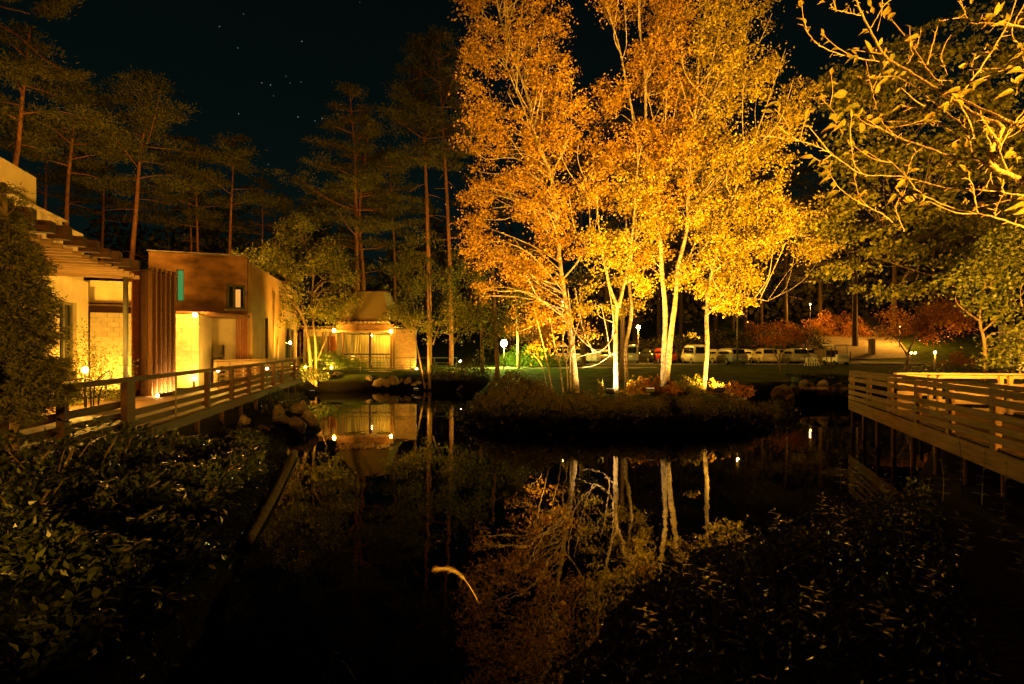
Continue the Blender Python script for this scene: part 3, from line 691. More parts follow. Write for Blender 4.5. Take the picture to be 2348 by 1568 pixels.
# ------------------------------------------------------------------ near bridge on the right
def near_bridge():
    t = thing('near_footbridge', 'weathered timber footbridge with slatted rail on the right', 'footbridge', (10, 12, 1.1))
    P0 = V(11.6, 17.5, 0); P1 = V(5.6, 1.7, 0); d = (P1 - P0).normalized(); n = V(-d.y, d.x, 0); L = (P1 - P0).length
    if n.x < 0: n = -n
    s = 0
    while s < L: piece('plank', t, P0 + d * s + n * 1.1 + V(0, 0, DECK - .02), (2.2, .14, .04), M_WOOD, xdir=n); s += .148
    beam('edge_beam', t, P0 - n * .05 + V(0, 0, .93), P1 - n * .05 + V(0, 0, .93), .07, .34, M_WOOD)
    beam('edge_beam', t, P0 + n * 2.2 + V(0, 0, .93), P1 + n * 2.2 + V(0, 0, .93), .07, .34, M_WOOD)
    pxs = [1953, 1992, 2041, 2104, 2178, 2282]
    ss = [hitY(px, (P0.x, P0.y), d) for px in pxs]; ss = [max(0.02, s) for s in ss]; ss += [ss[-1] + 2.1, ss[-1] + 4.2, ss[-1] + 6.0]
    zt = lambda s: 2.07 + .13 * min(s / 10, 1)
    for s in ss:
        p = P0 + d * s; piece('post', t, p + V(0, 0, (zt(s) + .80) / 2), (.16, .11, zt(s) - .85), M_WOOD, xdir=d)
    for i in range(len(ss) - 1):
        a, b = ss[i], ss[i + 1]
        for k, z in enumerate((.26, .50, .70, .88)):
            za, zb = zt(a) - z, zt(b) - z
            beam('slat', t, P0 + d * (a - .03) - n * (.085 + .002 * (i % 2)) + V(0, 0, za), P0 + d * (b + .03) - n * (.085 + .002 * (i % 2)) + V(0, 0, zb), .035, .125, M_WOOD)
        beam('handrail', t, P0 + d * a + V(0, 0, zt(a)), P0 + d * (b - .004) + V(0, 0, zt(b)), .17, .06, M_WOOD)
        beam('rail_board', t, P0 + d * a - n * .075 + V(0, 0, zt(a) - .10), P0 + d * (b - .004) - n * .075 + V(0, 0, zt(b) - .10), .03, .12, M_WOOD)
    for s in np.arange(.2, L, 1.35):
        p = P0 + d * s - n * .0
        mb = MB(); mb.tube([(p.x, p.y, -.8), (p.x, p.y, .78)], .055, 8); mb.build('pile', M_WOOD, t)
        q = p + n * 1.9; mb = MB(); mb.tube([(q.x, q.y, -.8), (q.x, q.y, .78)], .055, 8); mb.build('pile', M_WOOD, t)
    r = thing('lit_railing', 'brightly lit pale timber railing on the far side of the right bridge', 'railing', (13, 13.6, DECK))
    a = V(10.6, 14.15, 0); b = V(17.5, 13.1, 0); d2 = (b - a).normalized()
    L2 = (b - a).length
    beam('top_rail', r, a + V(0, 0, 2.155), b + V(0, 0, 2.155), .16, .05, M_PALEW); beam('rail_board', r, a + V(0, -.06, 2.075), b + V(0, -.06, 2.075), .04, .09, M_PALEW)
    for z in (1.84, 1.62, 1.40, 1.18): beam('slat', r, a + V(0, -.06, z), b + V(0, -.06, z), .035, .125, M_PALEW)
    for px in (2132, 2292, 2440):
        for o in (-.11, .11):
            s = hitY(px, (a.x, a.y), d2); p = a + d2 * (s + o); piece('post', r, p + V(0, -.15, 1.60), (.09, .10, 1.02), M_PALEW, xdir=d2)
    dk = thing('bridge_landing', 'plank landing behind the right footbridge rail', 'deck', (13, 11.5, 1.1))
    for k in range(34): piece('plank', dk, a + d2 * (1.0 + k * .15) + V(1.6, -2.2, DECK - .025), (4.2, .14, .04), M_WOOD, xdir=(-d2.y, d2.x, 0))
    # lookout platform the picture is taken from, with unseen boards added to shade the bank weeds
    pf = thing('lookout_platform', 'timber lookout platform under the viewpoint', 'deck', (2, -1, 1.1))
    for k in range(58): piece('plank', pf, (-2.6 + k * .15, -.9, DECK - .02), (.14, 5.0, .04), M_WOOD)
    beam('shade_board', pf, (-2.7, 1.62, 1.18), (1.30, 1.62, 1.18), .06, .56, M_WOOD); beam('shade_board', pf, (1.31, 1.62, 1.32), (5.55, 1.62, 1.32), .06, .86, M_WOOD)
    for x in (-2.5, 0, 2.5, 5.3): piece('pile', pf, (x, 1.4, .2), (.14, .14, 1.8), M_WOOD)
near_bridge()
# ------------------------------------------------------------------ trees
def spline(pts, per=5):
    P = np.asarray([tuple(p) for p in pts], float); n = len(P)
    if n < 3: return P
    out = []
    for i in range(n - 1):
        p0, p1, p2, p3 = P[max(i - 1, 0)], P[i], P[i + 1], P[min(i + 2, n - 1)]
        for t in np.linspace(0, 1, per, endpoint=False):
            out.append(.5 * ((2 * p1) + (p2 - p0) * t + (2 * p0 - 5 * p1 + 4 * p2 - p3) * t * t + (-p0 + 3 * p1 - 3 * p2 + p3) * t ** 3))
    out.append(P[-1]); return np.array(out)
def broadleaf(name, label, trunks, blobs, Yc, depth, nclump, perclump, cr, size, leafm, barkm, seed, group=None, flat=.65, droop=.3, ratio=.62,
              branch_r=.022, cat='tree', nleafbias=(0, -.5, .1), ground=True, gap=.30, limbs=0):
    rng = np.random.default_rng(seed)
    b0 = trunks[0]; bp = W(b0[0][0][0], b0[0][0][1], b0[1])
    t = thing(name, label, cat, (bp.x, bp.y, H1(bp.x, bp.y) if ground else bp.z), group)
    samples = []; srad = []
    for pts, Y, r0, r1 in trunks:
        P = [W(x, y, Y) for x, y in pts]
        P = [p + V(0, (rng.normal() * .18 if i else 0), 0) for i, p in enumerate(P)]
        if ground and pts is b0[0] or (len(pts) and pts[0][1] > 845): P[0].z = min(P[0].z, H1(P[0].x, P[0].y)) - .15
        S = spline(P); rr = .68 * np.linspace(r0, r1, len(S)) * (1 + .25 * np.exp(-np.linspace(0, 12, len(S))))
        rr = rr * (1 + .06 * rng.normal(size=len(S)))
        mb = MB(); mb.tube(S, rr, 10); mb.build('trunk', barkm, t, smooth=True)
        samples.append(S[len(S) // 6:]); srad.append(rr[len(S) // 6:])
    S = np.concatenate(samples); SR = np.concatenate(srad)
    # clump centres inside the crown volume
    area = np.array([b[2] * b[3] for b in blobs], float); pick = rng.choice(len(blobs), nclump, p=area / area.sum())
    u = unit(rng.normal(size=(nclump, 3))) * rng.uniform(0, 1, size=(nclump, 1)) ** .42
    C = []
    for k, i in enumerate(pick):
        px, py, rx, ry = blobs[i][:4]; dy = blobs[i][4] if len(blobs[i]) > 4 else 0
        y = Yc + dy + u[k, 1] * depth * min(1, (rx + ry) / 160)
        w = W(px + u[k, 0] * rx, py - u[k, 2] * ry, Yc + dy); C.append((w.x, y, w.z))
    C = np.array(C); ph = rng.uniform(0, 6.28, 6)
    fld = np.sin(C[:, 0] * 1.9 + ph[0] + 1.1 * np.sin(C[:, 2] * 1.3 + ph[3])) + np.sin(C[:, 1] * 1.5 + ph[1]) * .6 + np.sin(C[:, 2] * 2.1 + ph[2] + .9 * np.sin(C[:, 0] * 1.7 + ph[4]))
    C = C[fld > np.quantile(fld, gap)]; nclump = len(C); gz = height(C[:, 0], C[:, 1]) + .3; C[:, 2] = np.maximum(C[:, 2], gz)
    if limbs:
        for q in range(limbs):
            j = int(len(S) * rng.uniform(.25, .95)); a = S[j]; az = rng.uniform(-2.6, -.5); up = rng.uniform(.9, 1.9); L = rng.uniform(1.6, 3.4); e = a + np.array([math.cos(az) * L * .55, math.sin(az) * L * .45, up * L * .62])
            m1 = a + (e - a) * .45 + np.array([math.cos(az) * .12 * L, 0, -.04 * L]) + rng.normal(size=3) * .05 * L; lm = MB(); lm.tube(spline([a, m1, e], 6), np.linspace(max(SR[j] * .5, .03), .012, 13), 6, cap=False); lm.build('limb', barkm, t, smooth=True)
    br = MB(); D = np.zeros((nclump, 3))
    for k in range(nclump):
        c = C[k]; dv = S - c; dist = np.linalg.norm(dv, axis=1)
        cost = dist + 2.2 * np.maximum(0, S[:, 2] - (c[2] - .35 * dist)); j = int(np.argmin(cost)); a = S[j]
        d = c - a; D[k] = d / (np.linalg.norm(d) + 1e-6); L = dist[j]
        if k % 4 == 0:
            mid1 = a + d * .4 + np.array([0, 0, .10 * L]) + rng.normal(size=3) * .10 * L; mid2 = a + d * .75 + np.array([0, 0, .07 * L]) + rng.normal(size=3) * .12 * L
            r0 = min(SR[j] * .55, branch_r * (.6 + .25 * L)); br.tube(spline([a, mid1, mid2, c], 3), np.linspace(r0, .006, 10), 4, cap=False)
    tag(br.build('branches', barkm, t), kind='stuff')
    n = nclump * perclump; kk = np.repeat(np.arange(nclump), perclump)
    sc = (cr * rng.uniform(.6, 1.35, size=nclump))[kk]
    off = rng.normal(size=(n, 3)) * sc[:, None] * np.array([1, 1, flat]) * .62
    off[:, 2] -= droop * (off[:, 0] ** 2 + off[:, 1] ** 2) / (sc + 1e-6) * .5
    P = C[kk] + off
    lv = leaf_verts(P, size, rng, ratio, nbias=nleafbias, dirs=D[kk] * .4 + np.array([0, 0, -.5]) + .6 * rng.normal(size=(n, 3)))
    fast_quads('crown', lv, leafm, t); return t

def birches():
    G = 'floodlit birches on the promontory'
    broadleaf('birch_tree', 'leaning birch with orange crown, leftmost of the floodlit birches',
        [([(1322, 896), (1312, 800), (1298, 690), (1285, 600), (1272, 480), (1262, 400), (1228, 320), (1210, 220), (1172, 120), (1148, 40), (1130, -40)], 21.6, .17, .06),
         ([(1254, 370), (1222, 310), (1200, 250), (1160, 150), (1150, 100)], 21.6, .06, .03), ([(1290, 640), (1330, 590), (1350, 520), (1345, 420)], 21.7, .06, .02), ([(1262, 400), (1300, 330), (1310, 240), (1306, 160)], 21.6, .05, .02)],
        [(1130, 70, 80, 90), (1215, 60, 90, 90), (1115, 190, 62, 90), (1220, 190, 90, 100), (1110, 320, 58, 80), (1215, 330, 90, 90), (1300, 250, 65, 110), (1120, 450, 62, 80), (1230, 460, 90, 90),
         (1330, 400, 70, 100), (1075, 545, 35, 45), (1140, 590, 75, 70), (1230, 610, 80, 70), (1130, 690, 58, 60), (1200, 720, 60, 40), (1325, 540, 45, 60), (1150, 5, 90, 60), (1250, 690, 50, 35)],
        21.2, 2.3, 860, 56, .34, .112, L_BIRCH, M_BIRCH, 11, G, limbs=16)
    broadleaf('birch_tree', 'white-trunked forked birch glowing in the floodlight beside the low shrubs',
        [([(1412, 895), (1411, 800), (1413, 740), (1416, 700)], 21.0, .15, .12), ([(1416, 705), (1398, 655), (1388, 600), (1372, 520), (1365, 430)], 21.0, .10, .03), ([(1417, 705), (1432, 650), (1444, 590), (1452, 500), (1456, 400)], 21.0, .10, .03),
         ([(1413, 760), (1380, 800), (1345, 812), (1315, 822)], 21.0, .045, .02), ([(1412, 805), (1370, 835), (1330, 842)], 21.0, .035, .012)],
        [(1380, 560, 60, 60), (1440, 540, 70, 70), (1400, 640, 75, 35), (1350, 690, 60, 32), (1460, 640, 45, 40), (1340, 760, 35, 18), (1400, 450, 70, 70), (1470, 450, 60, 70)],
        20.8, 1.6, 190, 50, .30, .11, L_BIRCH2, M_BIRCH, 12, G, limbs=6)
    broadleaf('birch_tree', 'slim birch just right of the white-trunked forked birch',
        [([(1438, 880), (1438, 800), (1441, 720), (1444, 640), (1450, 560), (1460, 470)], 23.2, .15, .05)],
        [(1440, 640, 50, 30), (1480, 560, 60, 60), (1490, 660, 40, 25), (1430, 700, 55, 22), (1480, 390, 60, 70)], 23.2, 1.4, 120, 50, .32, .11, L_BIRCH2, M_BIRCH, 13, G, limbs=5)
    broadleaf('birch_tree', 'tall straight birch in the middle whose top leaves the frame',
        [([(1522, 906), (1523, 820), (1522, 720), (1512, 620), (1505, 560), (1498, 470), (1485, 360), (1480, 240), (1478, 150), (1470, 60), (1462, -30)], 21.8, .16, .05),
         ([(1478, 190), (1500, 110), (1508, 20), (1510, -30)], 21.8, .06, .03), ([(1498, 430), (1452, 250), (1428, 130), (1410, 80), (1380, 10)], 21.9, .08, .03), ([(1490, 400), (1530, 340), (1550, 260)], 21.8, .05, .02)],
        [(1400, 5, 40, 30), (1400, 235, 45, 55), (1385, 375, 55, 45), (1440, 125, 42, 48), (1480, 30, 80, 70), (1560, 30, 80, 70), (1520, 130, 70, 80), (1470, 240, 70, 70), (1540, 240, 70, 80), (1400, 320, 45, 40), (1460, 350, 80, 70), (1540, 350, 70, 70), (1420, 420, 70, 60), (1510, 450, 70, 60), (1490, 560, 60, 60)],
        21.8, 2.2, 620, 56, .34, .112, L_BIRCH, M_BIRCH, 14, G, limbs=14)
    broadleaf('birch_tree', 'birch with bright lower trunk slanting right from the straight birch',
        [([(1526, 850), (1532, 780), (1545, 690), (1556, 610), (1572, 530), (1580, 430), (1582, 330), (1592, 240), (1604, 150), (1610, 60)], 21.3, .15, .05), ([(1552, 640), (1582, 590), (1600, 545)], 21.3, .08, .03),
         ([(1581, 300), (1620, 240), (1650, 190), (1690, 150)], 21.3, .05, .02), ([(1578, 480), (1640, 420), (1700, 380), (1740, 350)], 21.3, .06, .02)],
        [(1640, 40, 80, 70), (1710, 60, 55, 70), (1620, 150, 80, 80), (1700, 170, 60, 70), (1600, 260, 80, 80), (1690, 280, 80, 70), (1770, 300, 60, 70), (1580, 370, 70, 70), (1660, 390, 80, 70), (1750, 390, 70, 60), (1580, 480, 70, 60), (1660, 490, 70, 60), (1620, 570, 60, 50), (1570, 620, 50, 40), (1820, 250, 40, 60), (1760, 180, 40, 60), (1590, 740, 25, 50)],
        21.3, 2.2, 760, 56, .34, .112, L_BIRCH2, M_BIRCH, 15, G, limbs=14)
    broadleaf('birch_tree', 'rightmost floodlit birch with side limbs reaching over the lawn',
        [([(1612, 900), (1618, 800), (1622, 720), (1632, 640), (1650, 570), (1668, 500), (1690, 420), (1720, 340)], 20.8, .13, .04), ([(1622, 720), (1660, 690), (1710, 680), (1760, 690)], 20.8, .05, .02), ([(1640, 620), (1700, 580), (1760, 560), (1820, 540)], 20.8, .06, .02)],
        [(1660, 590, 55, 40), (1720, 560, 60, 45), (1790, 530, 60, 45), (1850, 500, 50, 40), (1700, 640, 60, 30), (1760, 630, 50, 30), (1820, 440, 60, 55), (1740, 460, 60, 60), (1870, 570, 45, 30), (1680, 690, 45, 25), (1640, 660, 40, 30), (1905, 470, 35, 30)],
        20.8, 1.8, 390, 54, .32, .112, L_BIRCH2, M_BIRCH, 16, G, limbs=8)
    broadleaf('multi_stem_tree', 'clump of slim slanting stems in front of the leaning birch',
        [([(1268, 890), (1255, 830), (1240, 770), (1222, 700)], 20.6, .055, .02), ([(1292, 896), (1282, 830), (1270, 780), (1262, 720)], 20.5, .055, .02), ([(1302, 893), (1298, 840), (1290, 790), (1300, 730)], 20.8, .05, .02), ([(1310, 890), (1306, 820), (1318, 760), (1340, 700)], 20.9, .06, .02), ([(1258, 850), (1240, 835), (1205, 800)], 20.6, .02, .01)],
        [(1230, 740, 45, 40), (1280, 770, 50, 35), (1330, 740, 40, 40), (1250, 800, 40, 22), (1300, 720, 50, 30)], 20.6, 1.0, 46, 26, .26, .10, L_BIRCH, M_BIRCH, 17)
birches()
def mid_trees():
    broadleaf('garden_tree', 'olive green multi-stemmed tree in front of the pavilion\'s left side',
        [([(716, 858), (708, 800), (695, 740), (680, 690), (658, 640), (640, 580)], 33.8, .16, .05), ([(724, 856), (726, 800), (722, 750), (712, 690), (716, 620), (700, 560)], 33.8, .13, .04), ([(726, 830), (740, 800), (752, 770)], 33.8, .05, .02), ([(700, 760), (690, 690), (672, 610)], 33.9, .07, .02)],
        [(575, 600, 34, 40), (580, 665, 32, 34), (620, 560, 55, 45), (690, 540, 60, 45), (600, 630, 45, 45), (670, 620, 70, 50), (740, 590, 50, 50), (640, 690, 45, 30), (730, 660, 60, 45), (780, 690, 40, 35), (740, 720, 50, 30), (600, 690, 40, 22), (680, 510, 45, 22), (790, 640, 28, 32), (560, 625, 22, 26), (640, 740, 40, 20), (610, 600, 40, 40)],
        33.6, 2.6, 520, 36, .40, .18, L_YG, M_BARK, 21, gap=.32, ratio=.42)
    broadleaf('garden_tree', 'olive green tree in front of the brick end wall',
        [([(985, 862), (984, 800), (990, 740), (985, 680), (990, 600)], 35.0, .16, .05), ([(975, 864), (962, 820), (950, 770), (948, 700), (930, 640)], 35, .09, .03), ([(992, 790), (1010, 730), (1022, 660)], 35, .07, .03)],
        [(910, 600, 40, 40), (970, 580, 55, 45), (1030, 610, 40, 45), (920, 670, 50, 40), (990, 660, 60, 45), (1040, 700, 35, 40), (900, 720, 35, 25), (960, 730, 60, 30), (1010, 760, 40, 30), (960, 545, 40, 20)],
        34.8, 2.6, 360, 34, .40, .18, L_OLIVE, M_BARK, 22, gap=.34, ratio=.42)
    broadleaf('dark_tree', 'dim brownish tree between the far walkway and the birches',
        [([(1140, 860), (1138, 780), (1134, 700), (1130, 600)], 33, .26, .10), ([(1106, 850), (1104, 760), (1100, 640), (1098, 560)], 37, .22, .10)],
        [(1080, 640, 40, 50), (1090, 720, 45, 45), (1150, 740, 40, 30), (1060, 760, 40, 30), (1110, 790, 40, 22)], 33, 1.8, 170, 30, .5, .16, L_OLIVE, M_BARK, 23)
    broadleaf('red_maple', 'orange red maple lit behind the globe lamp',
        [([(1215, 838), (1214, 800), (1208, 760)], 47, .14, .05), ([(1215, 800), (1235, 770), (1250, 745)], 47, .08, .03)],
        [(1180, 755, 35, 22), (1225, 735, 45, 28), (1260, 760, 35, 22), (1240, 790, 40, 12), (1190, 785, 28, 12), (1215, 765, 50, 22)], 47, 2.2, 130, 34, .5, .17, L_RUST, M_BARK, 24)
    broadleaf('lawn_tree', 'dark-trunked tree casting a shadow on the lawn near the globe lamp',
        [([(1188, 838), (1188, 790), (1187, 740), (1184, 690), (1188, 640)], 41.5, .24, .14)], [(1180, 650, 50, 40), (1210, 690, 40, 25), (1160, 690, 30, 22)], 41.5, 1.8, 80, 26, .5, .16, L_OLIVE, M_BARK, 25)
    broadleaf('dark_tree', 'dark trunk standing between the white-trunked birch and the lamp post',
        [([(1424, 870), (1424, 800), (1422, 720), (1424, 620)], 30, .22, .16)], [(1430, 560, 40, 40), (1400, 610, 30, 25)], 30, 1.2, 30, 20, .5, .16, L_OLIVE, M_BARK, 26)
    broadleaf('dark_tree', 'dark trunk behind the white saloon\'s rear left side',
        [([(1337, 850), (1337, 800), (1336, 740), (1334, 660)], 44, .36, .26)], [(1340, 640, 40, 30), (1310, 700, 30, 20)], 44, 1.2, 30, 20, .5, .16, L_OLIVE, M_BARK, 27)
    broadleaf('small_tree', 'little bare-stemmed tree on the lawn before the parked cars',
        [([(1785, 858), (1785, 840), (1778, 815), (1768, 795)], 38, .12, .03), ([(1785, 840), (1795, 812), (1802, 790)], 38, .07, .02), ([(1785, 835), (1786, 805), (1788, 780)], 38, .06, .02)],
        [(1770, 780, 35, 14), (1810, 775, 35, 14), (1790, 758, 40, 16), (1840, 760, 28, 12), (1745, 770, 20, 12)], 38, 1.6, 80, 26, .42, .14, L_RED, M_BARK, 28)
    broadleaf('red_maple', 'reddish spreading maple left of the orange ground lamp',
        [([(2075, 850), (2078, 820), (2090, 790), (2110, 755)], 29, .13, .04), ([(2080, 815), (2060, 780), (2040, 760)], 29, .06, .02)],
        [(2050, 760, 40, 18), (2100, 735, 55, 25), (2160, 715, 50, 25), (2195, 740, 35, 20), (2120, 770, 45, 16), (2070, 790, 30, 12), (2050, 720, 30, 15)], 28.5, 2.0, 220, 34, .42, .13, L_RUST, M_BARK, 29)
    broadleaf('great_tree', 'big layered olive green tree filling the right side behind the bare branch',
        [([(2440, 900), (2425, 700), (2380, 560), (2330, 430), (2290, 300), (2260, 180)], 21, .38, .10), ([(2400, 620), (2280, 540), (2150, 510), (2020, 520)], 21, .14, .04), ([(2350, 470), (2230, 400), (2100, 350), (1990, 330)], 21, .12, .04), ([(2405, 640), (2300, 640), (2180, 640), (2060, 610)], 21, .10, .03), ([(2290, 320), (2180, 230), (2080, 180)], 21, .09, .03)],
        [(1960, 180, 60, 60), (2040, 130, 70, 60), (2130, 120, 80, 70), (2230, 110, 90, 80), (2320, 120, 70, 90), (1950, 270, 60, 50), (2040, 260, 80, 60), (2150, 260, 90, 60), (2260, 270, 90, 70), (2330, 300, 60, 80), (1990, 350, 70, 40), (2090, 370, 90, 50), (2200, 400, 90, 50), (2310, 420, 70, 60),
         (1930, 470, 50, 22), (2000, 450, 70, 30), (2090, 480, 80, 40), (2190, 500, 80, 45), (2290, 520, 70, 50), (1890, 520, 40, 20), (1960, 550, 70, 28), (2050, 570, 80, 32), (2150, 590, 80, 35), (2250, 610, 80, 40), (2330, 600, 50, 50), (1930, 620, 60, 22), (2010, 650, 60, 25), (2090, 670, 50, 25)],
        20.5, 2.8, 1000, 44, .46, .17, L_YG, M_BARK, 30, flat=.30, gap=.42, nleafbias=(0, -.7, .3))
    broadleaf('leafy_tree', 'green broad-leaved young tree behind the lit railing at the right edge',
        [([(2250, 880), (2252, 800), (2250, 740), (2262, 660), (2285, 600)], 15.0, .075, .03), ([(2251, 760), (2300, 700), (2340, 660)], 15, .04, .02), ([(2251, 740), (2210, 690), (2180, 650)], 15, .035, .015), ([(2380, 880), (2360, 760), (2330, 690)], 14.6, .06, .03)],
        [(2200, 640, 40, 30), (2260, 620, 50, 40), (2320, 640, 40, 50), (2220, 700, 40, 30), (2290, 710, 50, 40), (2340, 720, 30, 50), (2220, 770, 35, 30), (2280, 780, 45, 35), (2270, 830, 50, 22), (2335, 800, 25, 40), (2300, 560, 50, 35), (2330, 840, 30, 25)],
        14.8, 1.1, 260, 26, .24, .115, L_GREEN, M_BARK, 31, nleafbias=(0, -.6, .3))
mid_trees()

def pine(label, trunkpx, Y, r0, top, start, spread, seed, dens=1.0, nm='pine_tree', group='pines of the wood', lean=None, needles=38, cut=None):
    rng = np.random.default_rng(seed); P = [W(x, y, Y) for x, y in trunkpx]
    base = P[0]; gz = H1(base.x, base.y); t = thing(nm, label, 'pine', (base.x, base.y, gz), group)
    P = [V(base.x, base.y, gz - .3)] + [p for p in P if p.z > gz + .2]; tp = V(WX(top[0], Y), Y, WZ(top[1], Y)); P.append(tp)
    S = spline(P, 6); zt = tp.z; z0 = WZ(start, Y); rr = r0 * (1 - .85 * np.clip((S[:, 2] - gz) / (zt - gz), 0, 1))
    bk = M_PINEBARK if nm == 'pine_tree' else M_DARKBARK
    mb = MB(); mb.tube(S, rr, 9); mb.build('trunk', bk, t, smooth=True)
    R = spread / FPX * Y; br = MB(); NP = []; ND = []
    nb = int((zt - z0) / .52 * dens); az = rng.uniform(0, 6.28)
    for i in range(nb):
        u = (i + rng.uniform(-.3, .3)) / nb; u = min(max(u, 0), .99); z = z0 + (zt - z0) * u
        j = int(np.argmin(np.abs(S[:, 2] - z))); a = S[j]; az += 2.4 + rng.normal() * .3
        shape = (.55 + .45 * math.sin(math.pi * min(1, (u + .12) / .75))) if u < .6 else max(.12, 1.55 * (1 - u) ** .8 * .92)
        L = R * shape * rng.uniform(.65, 1.15); d = np.array([math.cos(az), math.sin(az), .05 + .25 * u])
        end = a + d * L + np.array([0, 0, rng.normal() * .12 * L]); mid = a + d * L * .5 + np.array([0, 0, .04 * L])
        br.tube(spline([a, mid, end], 3), np.linspace(max(.02, r0 * .22), .012, 7), 4, cap=False)
        npad = max(5, int(L * 4.0))
        for k in range(npad):
            f = rng.uniform(.35, 1.05); c = a + (end - a) * f + np.array([rng.normal() * .16 * L, rng.normal() * .16 * L, .08 + rng.normal() * .05])
            pr = .26 + .22 * rng.random(); n = int(needles * dens * 2.2)
            q = rng.normal(size=(n, 3)) * np.array([pr, pr, pr * .32]); NP.append(c + q); ND.append(q * .7 + np.array([0, 0, .25]) + rng.normal(size=(n, 3)) * .35)
    for i in range(5):   # dead stubs below the crown
        z = gz + (z0 - gz) * rng.uniform(.45, .98); j = int(np.argmin(np.abs(S[:, 2] - z))); a = S[j]; az = rng.uniform(0, 6.28); L = R * rng.uniform(.25, .6)
        br.tube(spline([a, a + np.array([math.cos(az) * L * .5, math.sin(az) * L * .5, -.03]), a + np.array([math.cos(az) * L, math.sin(az) * L, -.12 * L])], 3), np.linspace(.03, .008, 7), 4, cap=False)
    tag(br.build('branches', bk, t), kind='stuff')
    fast_quads('crown', needle_verts(np.concatenate(NP), np.concatenate(ND), .26, .06, rng), L_PINE, t, k=3)
    return t
def pines():
    pine('tall pine with orange-lit trunk above the stepped house roof', [(30, 450), (42, 330), (52, 220)], 33, .30, (70, 60), 300, 165, 41, needles=46)
    pine('pine with reddish trunk rising behind the parapet left of the pergola', [(152, 560), (155, 430), (165, 330)], 40, .27, (180, 190), 400, 150, 42)
    pine('curved-trunk pine standing tallest behind the pergola', [(300, 640), (312, 480), (322, 350), (335, 280)], 42, .28, (345, 175), 420, 165, 43)
    pine('slim pine with pale trunk behind the brown block', [(455, 640), (452, 520), (450, 430)], 50, .20, (455, 330), 520, 105, 44, .9)
    pine('slender straight pine above the brown block\'s right end', [(526, 640), (529, 500), (533, 420)], 48, .22, (537, 310), 470, 115, 45)
    pine('broad double-trunk pine left of the night sky gap\'s right side', [(822, 760), (818, 600), (815, 430), (812, 330)], 50, .30, (800, 195), 640, 130, 46)
    pine('second stem crowded against the double-trunk pine', [(836, 760), (832, 620), (824, 480)], 50.6, .26, (850, 260), 560, 85, 47, .8)
    pine('lofty pine with lit trunk behind the second garden tree', [(984, 700), (980, 520), (974, 360)], 46, .25, (960, 95), 380, 110, 48)
    pine('pine standing close left of the leaning birch crown', [(1034, 700), (1026, 480), (1018, 340)], 45, .22, (1000, 60), 370, 95, 49)
    pine('dim pine behind the left pergola end', [(232, 640), (236, 520), (238, 430)], 52, .22, (240, 290), 500, 110, 50, .9)
    pine('thin dim pine between the slim pine and the curved-trunk pine', [(436, 640), (437, 520)], 56, .16, (410, 300), 540, 95, 51, .8)
    pine('dim small pine right of the slender straight pine', [(600, 640), (602, 540)], 60, .18, (600, 400), 560, 80, 52, .8)
    pine('dark pine partly hidden by the far left pines', [(100, 620), (104, 480)], 48, .22, (110, 260), 480, 130, 53, .8)
    pine('dark conifer with its top in the sky gap', [(655, 700), (655, 560)], 66, .2, (652, 455), 600, 60, 54, .8)
    pine('dark pine behind the lofty pine and the birch edge', [(905, 700), (903, 560)], 56, .22, (890, 330), 540, 95, 55, .8)
pines()
def back_wood():
    rng = np.random.default_rng(5)
    xs = [1075, 1160, 1250, 1330, 1390, 1455, 1510, 1560, 1640, 1680, 1708, 1745, 1800, 1880, 1960, 2050, 2140, 2230, 2320]
    protos = []
    for i, px in enumerate(xs):
        Y = 66 + rng.uniform(0, 16); b = W(px, 800, Y); gz = H1(b.x, b.y); lab = 'dark tall tree in the unlit wood behind the car park'
        if i < 4:
            w0 = WZ(800, Y); o = pine(lab, [(px, 815), (px, 700)], Y, .30, (px + 5, 330 + rng.uniform(-60, 80)), 640, 95, 60 + i, .7, nm='forest_tree', group='dark trees behind the car park', needles=26); protos.append(o)
        else:
            src = protos[i % 4]; o = src.copy(); COL.objects.link(o); s = rng.uniform(.85, 1.2); o.location = (b.x, b.y, gz - .1); o.scale = (s, s, s * rng.uniform(.9, 1.1)); o.rotation_euler = (0, 0, rng.uniform(0, 6.28))
            for ch in src.children:
                c = ch.copy(); COL.objects.link(c); c.parent = o
back_wood()
def distant_wood():
    rng = np.random.default_rng(19); n = 42000; X = rng.uniform(-75, 120, n); top = 17 + 5 * np.sin(X * .31) + 3.5 * np.sin(X * .83 + 1) + 2.5 * np.sin(X * 2.1 + 2) + 6 * sstep(30, 70, X) + 5 * sstep(-25, -45, X); Y = 92 + rng.uniform(-3, 9, n)
    Z = height(X, Y) - 1 + rng.uniform(0, 1, n) ** .8 * np.maximum(top, 4) * rng.uniform(.75, 1, n)
    tag(fast_quads('distant_wood', leaf_verts(np.stack([X, Y, Z], 1), 1.15, rng, .6, nbias=(0, -.6, .2)), L_PINE), 'black distant wood closing the view behind the car park and hill', 'wood', kind='stuff')
distant_wood()
def mid_wood():
    rng = np.random.default_rng(29); n = 16000; X = rng.uniform(-62, -26, n); Y = 62 + rng.uniform(-3, 5, n); top = 12 + 3 * np.sin(X * .7) + 2 * np.sin(X * 1.9 + 1) - 6 * sstep(-33, -27, X)
    Z = height(X, Y) - .5 + rng.uniform(0, 1, n) ** .8 * np.maximum(top, 3) * rng.uniform(.7, 1, n)
    tag(fast_quads('undergrowth_wood', leaf_verts(np.stack([X, Y, Z], 1), .7, rng, .5, nbias=(0, -.6, .2)), L_PINE), 'dark tangled wood below the pines behind the houses', 'wood', kind='stuff')
mid_wood()
